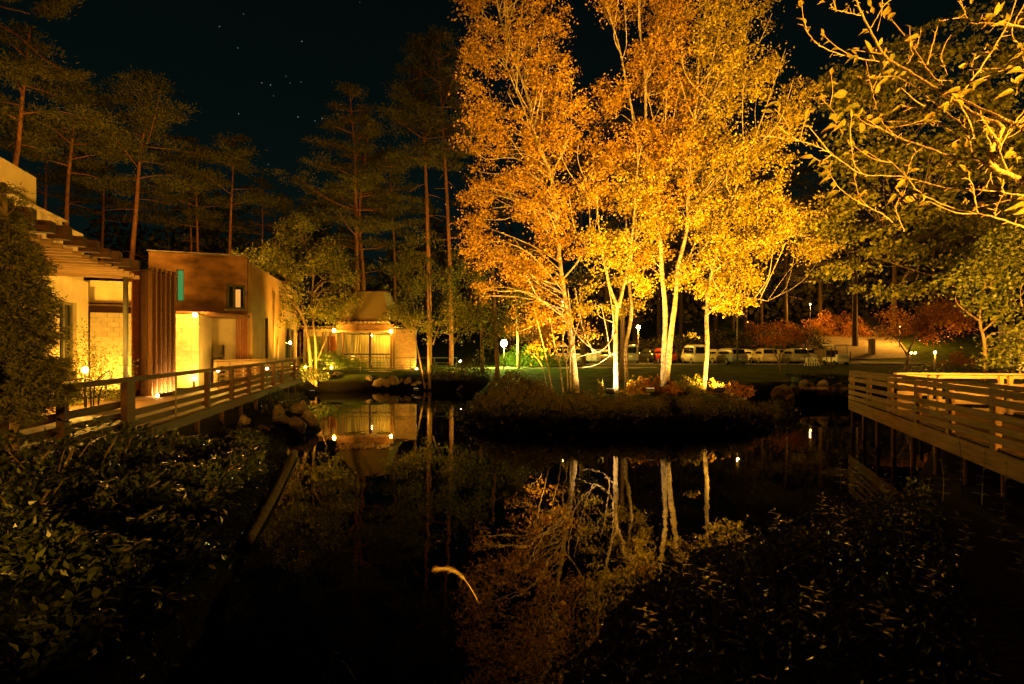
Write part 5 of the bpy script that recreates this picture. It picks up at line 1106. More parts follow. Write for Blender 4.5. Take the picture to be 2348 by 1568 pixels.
def bare_branch():
    zx = lambda x, y: (1742 + x * .3275, y * .3275)
    def yy(x, y): return 3.35 + .30 * math.sin(x / 420) + .22 * math.cos(y / 330)
    def pt(x, y, o=0): return W(*zx(x, y), yy(x, y) + o)
    t = thing('overhanging_tree', 'leaning near tree whose sparse lit branches hang into the upper right', 'tree', (4.9, 3.7, H1(4.9, 3.7)))
    a, b = pt(1848, 1258), pt(1848, 1600); tk = MB(); S = spline([(5.0, 3.6, H1(4.9, 3.7) - .2), (4.8, 3.55, 1.6), (4.5, 3.45, 2.9), (a.x + .25, a.y, a.z - .12), tuple(a)], 5); tk.tube(S, np.linspace(.09, .035, len(S)), 10); tk.build('trunk', M_TWIG, t, smooth=True)
    k = 3.35 / FPX * .3275     # metres per zoom pixel
    BR = [([(1848, 1258), (1640, 1170), (1620, 1050), (1690, 890), (1500, 800), (1290, 660), (1040, 500), (880, 400), (800, 270), (700, 70), (650, -60)], 24, 11), ([(1640, 1175), (1490, 1110), (1380, 1110), (1160, 1030), (960, 960), (830, 890), (740, 830)], 15, 5),
          ([(2000, 960), (1848, 900), (1700, 830), (1400, 690), (1290, 610), (1180, 500), (1050, 300), (920, 140)], 15, 7), ([(1380, 690), (1560, 450), (1730, 170), (1800, -40)], 9, 6), ([(1170, 450), (1220, 260), (1255, 135)], 8, 5), ([(1490, 1105), (1460, 970), (1410, 870), (1250, 750), (1100, 620), (1000, 560), (930, 530)], 9, 4),
          ([(2000, 1640), (1848, 1590), (1640, 1520), (1500, 1490), (1300, 1440), (1110, 1340), (1020, 1230), (890, 1110)], 9, 4), ([(2000, 1390), (1848, 1370), (1560, 1330), (1380, 1330), (1200, 1290), (980, 1235), (720, 1220), (560, 1120), (450, 1050), (330, 1000), (180, 970), (0, 950)], 8, 3), ([(330, 1000), (230, 960), (180, 850), (100, 760)], 4, 3),
          ([(890, 440), (700, 410), (560, 380), (420, 320), (340, 240), (300, 170)], 7, 4), ([(740, 425), (770, 580), (800, 700), (850, 850), (960, 960)], 4, 6), ([(1520, 1490), (1500, 1370), (1480, 1280), (1400, 1200), (1290, 1120)], 7, 4), ([(1520, 1370), (1600, 1270), (1620, 1180)], 4, 4), ([(1650, 1130), (1720, 950), (1848, 770), (1950, 620)], 7, 5), ([(1720, 950), (1848, 840), (1960, 760)], 5, 4),
          ([(2000, 210), (1848, 190), (1720, 180), (1590, 160), (1470, 160), (1430, 80), (1390, -30)], 8, 5), ([(705, 110), (600, 85), (530, 70), (490, 30)], 6, 4), ([(720, 1220), (660, 1150), (640, 1030), (620, 960)], 5, 3), ([(1010, 1620), (950, 1460), (980, 1380), (1000, 1330)], 5, 3), ([(930, 1560), (860, 1500), (700, 1420), (560, 1320), (480, 1200)], 5, 3), ([(1450, 490), (1640, 480), (1848, 500), (1980, 500)], 3, 5),
          ([(770, 200), (840, 80), (860, -20)], 5, 4), ([(1240, 760), (1100, 755), (990, 745)], 3, 2), ([(1848, 30), (1760, 220), (1830, 330), (1900, 420)], 5, 4), ([(870, 850), (1000, 850), (1100, 870), (1180, 850), (1260, 870)], 3, 2), ([(540, 810), (460, 720), (420, 690)], 3, 2), ([(1030, 450), (1090, 340), (1130, 210)], 4, 3), ([(1640, 1530), (1660, 1440), (1710, 1350)], 4, 3), ([(1470, 980), (1540, 920), (1580, 900)], 4, 3), ([(820, 220), (850, 110)], 3, 2), ([(1310, 520), (1280, 440), (1265, 380)], 3, 3), ([(1030, 1220), (1070, 1090), (1150, 1030)], 4, 3), ([(790, 620), (830, 540)], 3, 2), ([(1480, 470), (1500, 400), (1520, 360)], 3, 3)]
    rng = random.Random(8); ends = []
    for pts, r0, r1 in BR:
        S = spline([pt(x, y) for x, y in pts], 6); n = len(S); S = S + np.array([[.0025 * math.sin(i * 2.3 + r0), 0, .0025 * math.cos(i * 1.9)] for i in range(n)])
        rr = np.linspace(r0 * 1.15 + 1.5, r1 + 1.0, n) * .5 * k * np.array([1 + (.22 if i % 6 == 0 else 0) for i in range(n)])
        mb = MB(); mb.tube(S, rr, 8); o = mb.build('branch', M_TWIG, t, smooth=True)
        for q in range(max(1, n // 14)):
            i = rng.randrange(1, n); p = V(*S[i]); dd = V(*(S[i] - S[i - 1])).normalized(); e1 = (dd * .9 + V(rng.uniform(-1, 1), rng.uniform(-.4, .4), rng.uniform(-1, 1))).normalized() * rng.uniform(.10, .26)
            tw = MB(); TS = spline([p, p + e1 * .5 + V(0, 0, rng.uniform(-.02, .03)), p + e1 + V(rng.uniform(-.03, .03), 0, rng.uniform(-.02, .06))], 4); tw.tube(TS, np.linspace(.0045, .002, len(TS)), 5); tw.build('twig', M_TWIG, o)
            for w in range(rng.randrange(1, 4)):
                ld = (e1.normalized() + V(rng.uniform(-1, 1), rng.uniform(-.5, .5), rng.uniform(-1, 1))).normalized(); put_leaf(t, LEAF_BIG[rng.randrange(3)], V(*TS[-1 - w * 2]), ld, (rng.uniform(-.6, .6), -1, rng.uniform(-.3, .9)), rng.uniform(.32, .62))
        sp = MB(); c = 0
        for i in range(2, n - 1):
            if rng.random() < .55:
                p = V(*S[i]); d = V(*(S[i] - S[i - 1])).normalized(); e = p + (d * .5 + V(rng.uniform(-1, 1), rng.uniform(-.5, .5), rng.uniform(-1, 1))).normalized() * rng.uniform(.015, .05); sp.tube([p, e], [.0025, .0016], 4); c += 1
        if c: tag(sp.build('spurs', M_TWIG, o), kind='stuff')
    LV = [(290, 10, 100, 60), (300, 130, 95, 120), (430, 255, 90, 200), (430, 15, 75, 190), (610, 20, 55, 70), (890, 90, 120, 70), (930, 100, 100, 50), (1070, 260, 105, 200), (740, 330, 125, 130), (790, 350, 110, 150), (650, 400, 105, 185), (545, 665, 130, 190), (640, 750, 120, 185), (970, 750, 105, 190), (500, 830, 120, 195), (570, 870, 110, 230), (480, 895, 120, 185), (700, 905, 110, 250), (800, 850, 95, 200), (1150, 845, 85, 170), (1240, 860, 60, 330), (600, 1075, 55, 180), (450, 1135, 75, 190), (455, 1180, 80, 195), (450, 1215, 85, 190), (460, 1255, 85, 195), (500, 1290, 85, 195), (500, 1360, 105, 205), (700, 1370, 105, 200), (680, 1420, 70, 230), (980, 1290, 85, 220), (930, 1385, 95, 220), (1040, 1395, 95, 350), (1100, 1375, 60, 320), (60, 740, 125, 190), (40, 790, 95, 185), (410, 685, 85, 170), (1340, 640, 115, 200), (1440, 655, 95, 20), (1555, 570, 150, 45), (1600, 110, 185, 30), (1690, 50, 80, 60), (1740, 100, 110, 60), (1670, 335, 85, 30), (1410, 465, 75, 190), (1790, 490, 105, 190), (1720, 650, 95, 200), (1730, 1100, 115, 210), (1800, 1105, 65, 0), (1770, 1035, 55, 40), (1820, 550, 80, 40), (880, 350, 70, 60), (730, 215, 75, 190), (840, 290, 65, 80), (900, 500, 75, 190), (870, 560, 95, 210), (820, 620, 75, 80), (1300, 730, 75, 200), (1580, 840, 65, 130), (1580, 1090, 65, 250), (790, 60, 75, 60), (850, 20, 80, 50), (760, 20, 70, 110), (620, 380, 60, 100), (900, 360, 60, 40), (1000, 515, 55, 30), (950, 540, 60, 210), (1040, 530, 60, 60), (1330, 700, 70, 240), (1300, 760, 60, 250), (1150, 1380, 60, 300), (830, 1440, 55, 200), (1430, 1410, 55, 250), (1810, 1440, 110, 210), (1830, 1400, 100, 200), (1830, 1480, 95, 220), (1840, 130, 90, 60), (1815, 330, 80, 220), (1800, 400, 90, 210), (1760, 420, 70, 200), (1650, 60, 90, 100), (740, 770, 70, 80), (810, 740, 75, 70), (760, 830, 80, 220), (690, 820, 75, 170), (620, 690, 70, 80), (560, 930, 80, 260), (860, 800, 60, 30)]
    for i, (x, y, L, ang) in enumerate(LV):
        p = pt(x, y, rng.uniform(-.04, .04)); a = math.radians(ang); d = V(math.cos(a), rng.uniform(-.35, .35), math.sin(a)); s = L * .88 * k / .12
        if i % 2 == 0:
            for q in range(2):
                a2 = a + rng.uniform(-1.4, 1.4); d2 = V(math.cos(a2), rng.uniform(-.5, .5), math.sin(a2)); put_leaf(t, LEAF_BIG[(i + q) % 3], p - d.normalized() * L * k * .5 + V(rng.uniform(-.02, .02), 0, rng.uniform(-.02, .02)), d2, (rng.uniform(-.6, .6), -1, rng.uniform(-.3, .9)), s * rng.uniform(.35, .6))
        put_leaf(t, LEAF_BIG[i % 3], p - d.normalized() * L * k * .5, d, (rng.uniform(-.6, .6), -1, rng.uniform(-.3, .9)), s)
bare_branch()

def floating():
    rng = np.random.default_rng(66); n = 900; X = rng.uniform(-9, 14, n); Y = rng.uniform(6, 34, n); sd = pond_sd(X, Y); k = (sd < -.05) & (rng.uniform(size=n) < np.exp(sd / 2.2)); P = np.stack([X, Y, np.full(n, .006)], 1)[k]
    v = leaf_verts(P, .07, rng, .6, nbias=(0, 0, 60)); v[:, :, 2] = .006 + .004 * rng.uniform(size=(len(v), 4)); tag(fast_quads('floating_leaves', v, L_RUST), 'fallen leaves floating on the dark pond', 'leaves', kind='stuff')
floating()

def edging_log():
    t = thing('edging_log', 'dark log lying along the left water edge', 'log', (-4.9, 10.5, .05)); mb = MB(); S = spline([(-5.75, 13.5, .08), (-5.0, 11.2, .05), (-4.35, 9.2, .07), (-3.8, 7.3, .04)], 5); mb.tube(S, np.linspace(.10, .07, len(S)), 10); mb.build('trunk', M_BARK, t, smooth=True)
edging_log()
def reeds():
    rng = np.random.default_rng(71)
    for i, px in enumerate((1120, 1215, 1305, 1365, 1455, 1545, 1600, 1690, 1745)):
        Y = [19.3, 18.0, 17.7, 17.6, 17.6, 17.75, 17.9, 18.6, 20.0][i]; x = WX(px, Y); t = thing('sedge_tuft', 'dark sedge tuft, %s from the left at the promontory waterline' % pos_words(i, 9), 'grass', (x, Y, .05), 'sedge tufts of the promontory')
        n = 220; a = rng.uniform(0, 6.28, n); r = rng.uniform(0, .22, n); P = np.stack([x + r * np.cos(a), Y + r * np.sin(a), np.full(n, .05)], 1); D = np.stack([np.cos(a) * rng.uniform(.1, .9, n), np.sin(a) * rng.uniform(.1, .9, n) - .1, rng.uniform(.8, 1.2, n)], 1)
        fast_quads('blades', needle_verts(P, D, .75 + .3 * rng.random(), .022, rng), L_AZALEA, t, k=3)
reeds()
# ------------------------------------------------------------------ cars
def paint(nm, c): return mat('paint_' + nm, c, tuple(x * 1.06 for x in c), .28, scale=2, spec=.5, coat=.6)
P_WHITE = paint('white', (.70, .69, .66)); P_SILVER = paint('silver', (.34, .34, .32)); P_DARK = paint('dark', (.02, .021, .022)); P_RED = paint('red', (.30, .02, .015)); P_CREAM = paint('cream', (.58, .52, .40))
M_TYRE = mat('tyre', (.015, .015, .015), (.022, .022, .022), .85); M_RIM = mat('rim', (.45, .45, .44), (.5, .5, .49), .35, metal=.7); M_TAIL = mat('tail_lens', (.30, .012, .008), (.36, .02, .01), .2, spec=.6); M_LENS = mat('head_lens', (.65, .65, .62), (.75, .75, .72), .15, spec=.6)
def loft(secs, m, name, parent, smooth=True):    # secs: list of (x, [(y,z)...]) closed rings
    mb = MB(); n = len(secs[0][1]); v = [(x, y, z) for x, ring in secs for y, z in ring]; f = []
    for i in range(len(secs) - 1):
        for j in range(n):
            k = (j + 1) % n; f.append((i * n + j, i * n + k, (i + 1) * n + k, (i + 1) * n + j))
    f.append(tuple(range(n))[::-1]); f.append(tuple((len(secs) - 1) * n + j for j in range(n))); mb.add(v, f); return mb.build(name, m, parent, smooth)
def ring(hw, z0, z1, r=.12):
    r = min(r, hw * .45, (z1 - z0) * .45); return [(-hw + r, z0), (hw - r, z0), (hw, z0 + r), (hw, z1 - r), (hw - r, z1), (-hw + r, z1), (-hw, z1 - r), (-hw, z0 + r)]
def car(kind, label, px, Y, yaw, pt_, group='cars in the car park'):
    x = WX(px, Y); g = H1(x, Y) + .02
    t = thing({'van': 'parked_van'}.get(kind, 'parked_car'), label, 'van' if kind == 'van' else 'car', (0, 0, 0), group)
    if kind == 'van':
        L, hw, zb, H = 3.4, .735, .95, 1.88; body = [(-1.70, ring(hw * .94, .32, .95)), (-1.62, ring(hw, .24, 1.0)), (1.45, ring(hw, .24, 1.0)), (1.66, ring(hw * .96, .26, .9)), (1.72, ring(hw * .9, .32, .78))]
        roof = [(-1.66, ring(hw * .97, .98, 1.05, .03)), (-1.60, ring(hw * .93, .98, 1.80, .12)), (-1.2, ring(hw * .92, .98, H, .14)), (.55, ring(hw * .92, .98, H, .14)), (.85, ring(hw * .92, .98, 1.78, .12)), (1.50, ring(hw * .95, .96, 1.05, .03))]
        win = [('side_window', s * hw * .962, x0, x1, 1.08, 1.60) for s in (-1, 1) for x0, x1 in ((-1.45, -.6), (-.5, .35), (.42, .95))]; rear = (-1.672, 1.06, 1.66, hw * .76, -.06); front = (1.30, 1.06, 1.68, hw * .80, -.36)
    elif kind == 'sedan':
        L, hw, zb, H = 4.6, .86, .88, 1.45; body = [(-2.30, ring(hw * .82, .40, .80)), (-2.20, ring(hw * .95, .28, .92)), (-1.5, ring(hw, .22, .95)), (1.2, ring(hw, .22, .92)), (2.0, ring(hw * .96, .24, .80)), (2.28, ring(hw * .84, .34, .66))]
        roof = [(-1.75, ring(hw * .84, .90, .95, .02)), (-1.05, ring(hw * .74, .90, 1.38, .10)), (-.5, ring(hw * .74, .90, H, .12)), (.25, ring(hw * .74, .90, 1.44, .12)), (.55, ring(hw * .75, .90, 1.36, .1)), (1.25, ring(hw * .86, .88, .93, .02))]
        win = [('side_window', s * hw * .80, x0, x1, .96, 1.32) for s in (-1, 1) for x0, x1 in ((-1.15, -.30), (-.22, .55))]; rear = (-1.46, .98, 1.34, hw * .66, .30); front = (.96, .98, 1.36, hw * .68, -.34)
    else:   # hatch
        L, hw, zb, H = 4.0, .85, .90, 1.53; body = [(-2.0, ring(hw * .86, .36, .88)), (-1.92, ring(hw * .97, .26, .96)), (-1.2, ring(hw, .22, .98)), (1.0, ring(hw, .22, .95)), (1.75, ring(hw * .95, .24, .82)), (2.0, ring(hw * .84, .34, .68))]
        roof = [(-1.90, ring(hw * .90, .94, 1.0, .02)), (-1.55, ring(hw * .78, .94, 1.44, .1)), (-.9, ring(hw * .77, .94, H, .12)), (.15, ring(hw * .77, .94, 1.52, .12)), (.45, ring(hw * .78, .94, 1.44, .1)), (1.2, ring(hw * .88, .92, .97, .02))]
        win = [('side_window', s * hw * .83, x0, x1, 1.0, 1.38) for s in (-1, 1) for x0, x1 in ((-1.3, -.38), (-.3, .5))]; rear = (-1.77, 1.02, 1.42, hw * .68, .15); front = (.88, 1.0, 1.42, hw * .70, -.34)
    loft(body, pt_, 'body', t); loft(roof, pt_, 'cabin', t)
    for nm, y, x0, x1, z0, z1 in win:
        mb = MB(); s = 1 if y > 0 else -1; mb.obox(((x0 + x1) / 2, y - s * .055 * (1 if kind != 'van' else .3), (z0 + z1) / 2), ((x1 - x0) / 2, 0, 0), (0, .012, 0), (0, -s * .05 * (1 if kind != 'van' else .25), (z1 - z0) / 2)); mb.build(nm, M_GLASS, t)
    for nm, (xx, z0, z1, w, sl) in (('rear_window', rear), ('windscreen', front)):
        mb = MB(); o = -.035 if nm == 'rear_window' else .035; mb.obox((xx + o, 0, (z0 + z1) / 2), (.012, 0, 0), (0, w, 0), (sl / 2 if nm == 'rear_window' else sl / 2, 0, (z1 - z0) / 2)); mb.build(nm, M_GLASS, t)
    xr = -L / 2; xf = L / 2
    for s in (-1, 1):
        for xx in (-L * .30, L * .31):
            w = MB(); w.tube([(xx, s * (hw - .19), .31), (xx, s * (hw + .01), .31)], .31, 16); wo = w.build('wheel', M_TYRE, t)
            w = MB(); w.tube([(xx, s * (hw - .0), .31), (xx, s * (hw + .025), .31)], .19, 12); w.build('rim', M_RIM, wo)
        piece('tail_light', t, (xr + .07 + (.0 if kind == 'van' else .03), s * hw * .84, .78 if kind != 'van' else .88), (.08, .16, .16 if kind != 'van' else .34), M_TAIL, bev=.02)
        piece('headlight', t, (xf - .13, s * hw * .72, .66), (.14, .30, .14), M_LENS, bev=.03)
        piece('door_mirror', t, (.75, s * (hw + .09), 1.0), (.12, .16, .12), pt_, bev=.03)
    piece('rear_bumper', t, (xr + .02, 0, .46), (.12, hw * 1.82, .20), pt_, bev=.04); piece('number_plate', t, (xr - .045, 0, .56 if kind != 'van' else .72), (.015, .34, .17), M_WHITE); piece('front_bumper', t, (xf - .03, 0, .44), (.12, hw * 1.7, .18), pt_, bev=.04)
    t.location = (x, Y, g); t.rotation_euler = (0, 0, yaw); return t
R = math.radians
def cars():
    # yaw 90 deg = nose pointing away from the viewer
    car('van', 'white van half hidden by the slim stems left of the leaning birch', 1280, 50.5, R(94), P_WHITE)
    car('hatch', 'white car just right of the white van behind the leaning birch trunk', 1323, 51, R(80), P_WHITE)
    car('sedan', 'white saloon seen from its rear corner beside the floodlit white trunk', 1378, 50.8, R(52), P_WHITE)
    car('van', 'pale car behind the slim birch left of the lamp post', 1447, 53.5, R(75), P_SILVER)
    car('sedan', 'black car right of the lamp post', 1490, 55, R(100), P_DARK)
    car('hatch', 'red car peeking out left of the straight birch', 1519, 53, R(92), P_RED)
    car('sedan', 'black car right of the straight birch', 1553, 55.5, R(90), P_DARK)
    car('van', 'boxy white van seen from behind left of the rightmost birch', 1592, 48.9, R(92), P_WHITE)
    car('sedan', 'grey saloon between the rightmost birch and the silver hatchback', 1640, 52.5, R(102), P_SILVER)
    car('hatch', 'silver hatchback nearest the kerb right of the rightmost birch', 1668, 48.6, R(98), P_SILVER)
    car('sedan', 'white saloon turned sideways behind the silver hatchback', 1705, 55.5, R(128), P_WHITE)
    car('hatch', 'pale hatchback with reddish tail lamp left of the little lawn tree', 1752, 50.5, R(80), P_CREAM)
    car('sedan', 'white car behind the little lawn tree', 1786, 55.5, R(84), P_WHITE)
    car('hatch', 'silver car right of the little lawn tree', 1818, 50.8, R(82), P_SILVER)
    car('sedan', 'white car at the right end of the row behind a post', 1842, 55, R(76), P_WHITE)
    # golf cart
    Y = 46.5; x = WX(1915, Y); g = H1(x, Y) + .02; t = thing('golf_cart', 'white roofed golf cart parked at the right end of the row', 'cart', (x, Y, g))
    piece('body', t, (x, Y, g + .48), (1.15, 2.1, .42), P_WHITE, bev=.06); piece('front_cowl', t, (x, Y - .95, g + .78), (1.1, .35, .36), P_WHITE, bev=.08); piece('roof', t, (x, Y + .1, g + 1.82), (1.2, 1.9, .07), P_WHITE, bev=.03)
    piece('seat', t, (x, Y + .25, g + .80), (1.05, .5, .14), M_IRON, bev=.04); piece('backrest', t, (x, Y + .52, g + 1.10), (1.05, .12, .45), M_IRON, bev=.04)
    for sx in (-1, 1):
        for sy in (-.85, .95): beam('roof_post', t, (x + sx * .54, Y + sy, g + .7), (x + sx * .54, Y + sy * .85, g + 1.8), .04, .04, M_STEEL)
        for sy in (-.75, .75):
            w = MB(); w.tube([(x + sx * .42, Y + sy, g + .22), (x + sx * .58, Y + sy, g + .22)], .22, 12); w.build('wheel', M_TYRE, t)
    for i, (px, Y) in enumerate(((1853, 44.5), (1869, 44.5), (1848, 52))):
        if i == 2: continue
        x = WX(px, Y); g = H1(x, Y); t = thing('trestle_stand', 'small white trestle stand, %s of the pair on the lawn edge' % ('left' if i == 0 else 'right'), 'stand', (x, Y, g), 'white trestle stands')
        for s in (-1, 1):
            for sx in (-1, 1): beam('leg', t, (x + sx * .22, Y + s * .22, g), (x + sx * .14, Y + s * .02, g + .72), .07, .05, M_WHITE)
            beam('crossbar', t, (x - .20, Y + s * .13, g + .34), (x + .20, Y + s * .13, g + .34), .04, .12, M_WHITE)
        beam('top_bar', t, (x - .20, Y, g + .72), (x + .20, Y, g + .72), .10, .10, M_WHITE)
    for i, (px, Y, h) in enumerate(((1895, 44, 1.0), (1949, 48, 1.2), (1905, 42, 1.5))):
        x = WX(px, Y); g = H1(x, Y); t = thing('marker_post', 'thin dark marker post, %s on the lawn edge near the golf cart' % ['left one', 'right one', 'middle one'][i], 'post', (x, Y, g), 'marker posts'); mb = MB(); mb.tube([(x, Y, g - .1), (x, Y, g + h)], .04, 8); mb.build('shaft', M_DARKW, t); mb = MB(); mb.lathe((x, Y, g + h), [(.05, 0), (.05, .03), (.01, .07)], 8); mb.build('cap', M_IRON, t)
cars()

# ------------------------------------------------------------------ lamps
def lamps():
    def pole_lamp(label, px, py, Y, r, power, color, head='globe'):
        q = W(px, py, Y); g = H1(q.x, Y); t = thing('lamp_post', label, 'lamp post', (q.x, Y, g)); mb = MB(); mb.tube([(q.x, Y, g - .1), (q.x, Y, q.z - r * .9)], [.07, .05], 10); mb.build('pole', M_STEEL, t, smooth=True)
        mb = MB(); mb.lathe((q.x, Y, q.z + r * 1.02), [(r * .8, 0), (r * .9, .03), (.04, .14)], 12); mb.build('cap', M_IRON, t); bulb('globe', t, q, r, power, color); return t
    pole_lamp('tall car park lamp post with glowing globe between the birches', 1463, 750, 54, .18, 1700, SODIUM)
    pole_lamp('globe lamp glowing greenish beside the footpath at left of the birches', 1155, 787, 41, .26, 1400, GREENISH)
    pole_lamp('street lamp high on the wooded hill', 1857, 697, 72, .05, 1900, RED)
    pole_lamp('assumed street lamp hidden in leaves above the hill road', 2062, 745, 65, .07, 3000, RED)  # assumed lamp, kept in the leaves, that lights the hill road
    pole_lamp('low orange garden lamp at the right among dark bushes', 2143, 808, 29.2, .055, 230, RED)
    pole_lamp('assumed lamp post half hidden at the left end of the car park', 1290, 690, 46, .07, 1200, WARM)  # assumed lamp for the light on the left parked cars
    pole_lamp('added lamp post hidden behind foliage at the right end of the parked cars', 1690, 690, 46, .06, 700, SODIUM)  # added lamp, hidden by the birch crown, to light the parked cars
    # twin small path lights
    for i, px in enumerate((2089, 2098)):
        q = W(px, 809, 33); t = thing('path_light', 'tiny pale light, %s of the pair left of the orange garden lamp' % ('left' if i == 0 else 'right'), 'lamp', (q.x, q.y, H1(q.x, q.y)), 'twin lights'); bulb('bulb', t, q, .06, 9, WARM); mb = MB(); mb.tube([(q.x, q.y, H1(q.x, q.y) - .1), (q.x, q.y, q.z - .04)], .02, 6); mb.build('stem', M_IRON, t)
    # floodlights, added for light except the pair by the lit birch trunks
    for i, (x, Y, tgt, pw, lab, col, ang) in enumerate(((WX(1398, 20.15), 20.15, (4.4, 22.0, 5.5), 1500, 'ground floodlight at the foot of the white-trunked birch', (1, .58, .16), 158), (WX(1648, 19.8), 19.8, (7.6, 22.0, 6.0), 1200, 'ground floodlight beside the rightmost birch', WARM, 158),
            (WX(1250, 19.6), 19.6, (.0, 21.4, 11.5), 2600, 'added ground floodlight below the leaning birch', SODIUM, 80), (WX(1490, 19.4), 19.4, (5.8, 22.0, 12.5), 2600, 'added ground floodlight below the straight birch', SODIUM, 80), (WX(1700, 19.9), 19.9, (8.8, 21.8, 9.5), 2200, 'added ground floodlight at the right end of the promontory', SODIUM, 80),  # added behind the shrubs to light the birch crowns
            (-6.5, 5.9, (2.2, 21.5, 9.8), 10500, 'added unseen floodlight on the boardwalk aimed at the leaning birch', SODIUM, 52), (8.5, 7.0, (6.2, 21.5, 10.2), 18000, 'added unseen floodlight on the right footbridge aimed at the tall birches', SODIUM, 56), (-9.6, 6.2, (-17.4, 16.5, 7.6), 11000, 'added unseen floodlight mast on the boardwalk aimed at the stepped house', SODIUM, 46), (8.3, 6.6, (16.0, 21, 8.0), 16000, 'added unseen floodlight on the right footbridge aimed at the big layered tree', SODIUM, 50),  # added outside the frame to light the crowns and the upper house walls
            (-12.2, 31.2, (-14.2, 34.0, 8.0), 3600, 'added floodlight at the foot of the first garden tree', SODIUM, 80), (-6.2, 33.2, (-6.0, 35, 8), 1700, 'added floodlight at the foot of the second garden tree', SODIUM, 110), (-13.0, 30.3, (-10.4, 42, 4.6), 4800, 'added floodlight at the boardwalk end aimed at the pavilion roof', SODIUM, 70))):  # added to brighten the garden trees and the pavilion roof
        g = max(H1(x, Y), DECK if i in (6, 7, 8) else 0); p = V(x, Y, 6.3 if i == 7 else 2.55 if i == 6 else 2.45 if i == 5 else g + .28); d = (V(*tgt) - p).normalized(); t = thing('floodlight', lab, 'floodlight', (x, Y, g), 'garden floodlights')
        mb = MB(); sd = d.cross(V(0, 0, 1)).normalized(); up = sd.cross(d); mb.obox(p - d * .09, sd * .16, up * .12, d * .07); mb.build('housing', M_IRON, t); mb = MB(); mb.tube([(x, Y, g - .1), tuple(p - d * .1)], .025, 6); mb.build('stake', M_IRON, t)
        mb = MB(); mb.obox(p - d * .012, sd * .14, up * .10, d * .006); mb.build('lens', mat('flood_lens', (.8, .8, .8), emit=(1, .7, .3), estr=.6), t); spot(t, p + d * .02, tgt, pw, col, ang, .7, .10)
    # garden lamps on the terrace
    q = W(195, 848, 14.6); t = thing('garden_lamp', 'bright garden lamp in the shrubs left of the iron chair', 'lamp', (q.x, q.y, DECK)); bulb('bulb', t, q, .075, 420, WARM); mb = MB(); mb.tube([(q.x, q.y, 1.0), (q.x, q.y, q.z - .07)], .025, 8); mb.build('stem', M_IRON, t)
    for px, py, Y, r, pw, lab in ((500, 849, 21.8, .06, 160, 'bright low deck light behind the boardwalk rail by the block wall'), (612, 845, 25.0, .05, 55, 'small deck light behind the middle of the boardwalk rail'), (665, 786, 37.5, .08, 110, 'lantern by the side wall window')):
        q = W(px, py, Y); t = thing('deck_light', lab, 'lamp', (q.x, q.y, DECK)); bulb('bulb', t, q, r, pw, WARM); mb = MB(); mb.tube([(q.x, q.y, 1.0), (q.x, q.y, q.z - r * .8)], .03, 8); mb.build('stem', M_IRON, t)
    # assumed unseen uplights for the pines behind the house roofs
    for i, (px, Y, pw, tg) in enumerate(((60, 27.5, 900, (50, 250)), (230, 33.0, 900, (230, 380)), (400, 38.0, 900, (370, 380)), (530, 41.0, 800, (530, 450)), (800, 45.5, 420, (815, 480)), (1000, 42.0, 700, (985, 330)))):
        x = WX(px, Y); g = H1(x, Y); z = max(g + .3, 1.5); lab = ['behind the stepped house', 'behind the pergola roof', 'behind the brown block\'s left end', 'behind the brown block\'s right end', 'behind the pavilion roof', 'behind the second garden tree'][i]
        if i < 4: z = [8.0, 6.6, 7.9, 7.8][i]; Y = [21.5, 25.5, 27.6, 29.5][i]; x = WX(px, Y)
        t = thing('assumed_tree_uplight', 'assumed small uplight aimed at the pines %s' % lab, 'lamp', (x, Y, z - .3), 'assumed uplights for the pines'); p = V(x, Y, z); tgt = W(tg[0], tg[1], [33, 41, 43, 48, 50, 46][i]); d = (tgt - p).normalized()
        mb = MB(); mb.tube([tuple(p - d * .22), tuple(p - d * .02)], [.05, .09], 10); mb.build('housing', M_IRON, t); mb = MB(); mb.tube([(x, Y, z - (.3 if i < 4 else z - g)), tuple(p - d * .15)], .025, 6); mb.build('stake', M_IRON, t); spot(t, p, tgt, pw * 1.0, (1, .47, .06), 110, .8, .15)
    # assumed unseen post lamp behind the viewpoint, lighting the near branch and right trees
    t = thing('added_lookout_lamp', 'assumed short floodlight post on the lookout platform behind the viewpoint', 'lamp', (4.35, -3.1, DECK)); mb = MB(); mb.tube([(4.35, -3.1, DECK), (4.35, -3.1, 1.9)], .06, 10); mb.build('post', M_IRON, t); 
    hd = MB(); p = V(4.35, -3.1, 2.02); d = (V(4.6, 4.6, 4.3) - p).normalized(); hd.tube([tuple(p - d * .16), tuple(p - d * .01)], [.07, .11], 12); hd.build('lamp_head', M_IRON, t); spot(t, p, (4.6, 4.6, 4.3), 9500, SODIUM, 102, .35, .12)
    t = thing('added_lookout_lamp', 'added short floodlight post at the left end of the lookout platform behind the viewpoint', 'lamp', (-2.2, -3.0, DECK)); mb = MB(); mb.tube([(-2.2, -3.0, DECK), (-2.2, -3.0, 1.9)], .06, 10); mb.build('post', M_IRON, t)  # added out of view to lift the dark cypress and left shrubs
    hd = MB(); p = V(-2.2, -3.0, 2.02); d = (V(-7.4, 8.0, 3.3) - p).normalized(); hd.tube([tuple(p - d * .16), tuple(p - d * .01)], [.07, .11], 12); hd.build('lamp_head', M_IRON, t); spot(t, p, (-7.4, 8.0, 3.3), 2300, SODIUM, 50, .6, .12)
    # lit stone wall at far right
    Y = 33.0; x0, x1 = WX(2303, Y), WX(2420, Y); sw = thing('stone_wall', 'pale stone wall lit behind the leaves at the right edge', 'wall', ((x0 + x1) / 2, Y, 1.2)); rng = random.Random(3); core = MB(); core.box(((x0 + x1) / 2, Y + .3, 2.7), x1 - x0, .3, 3.4); core.build('core', M_MORTAR, sw)
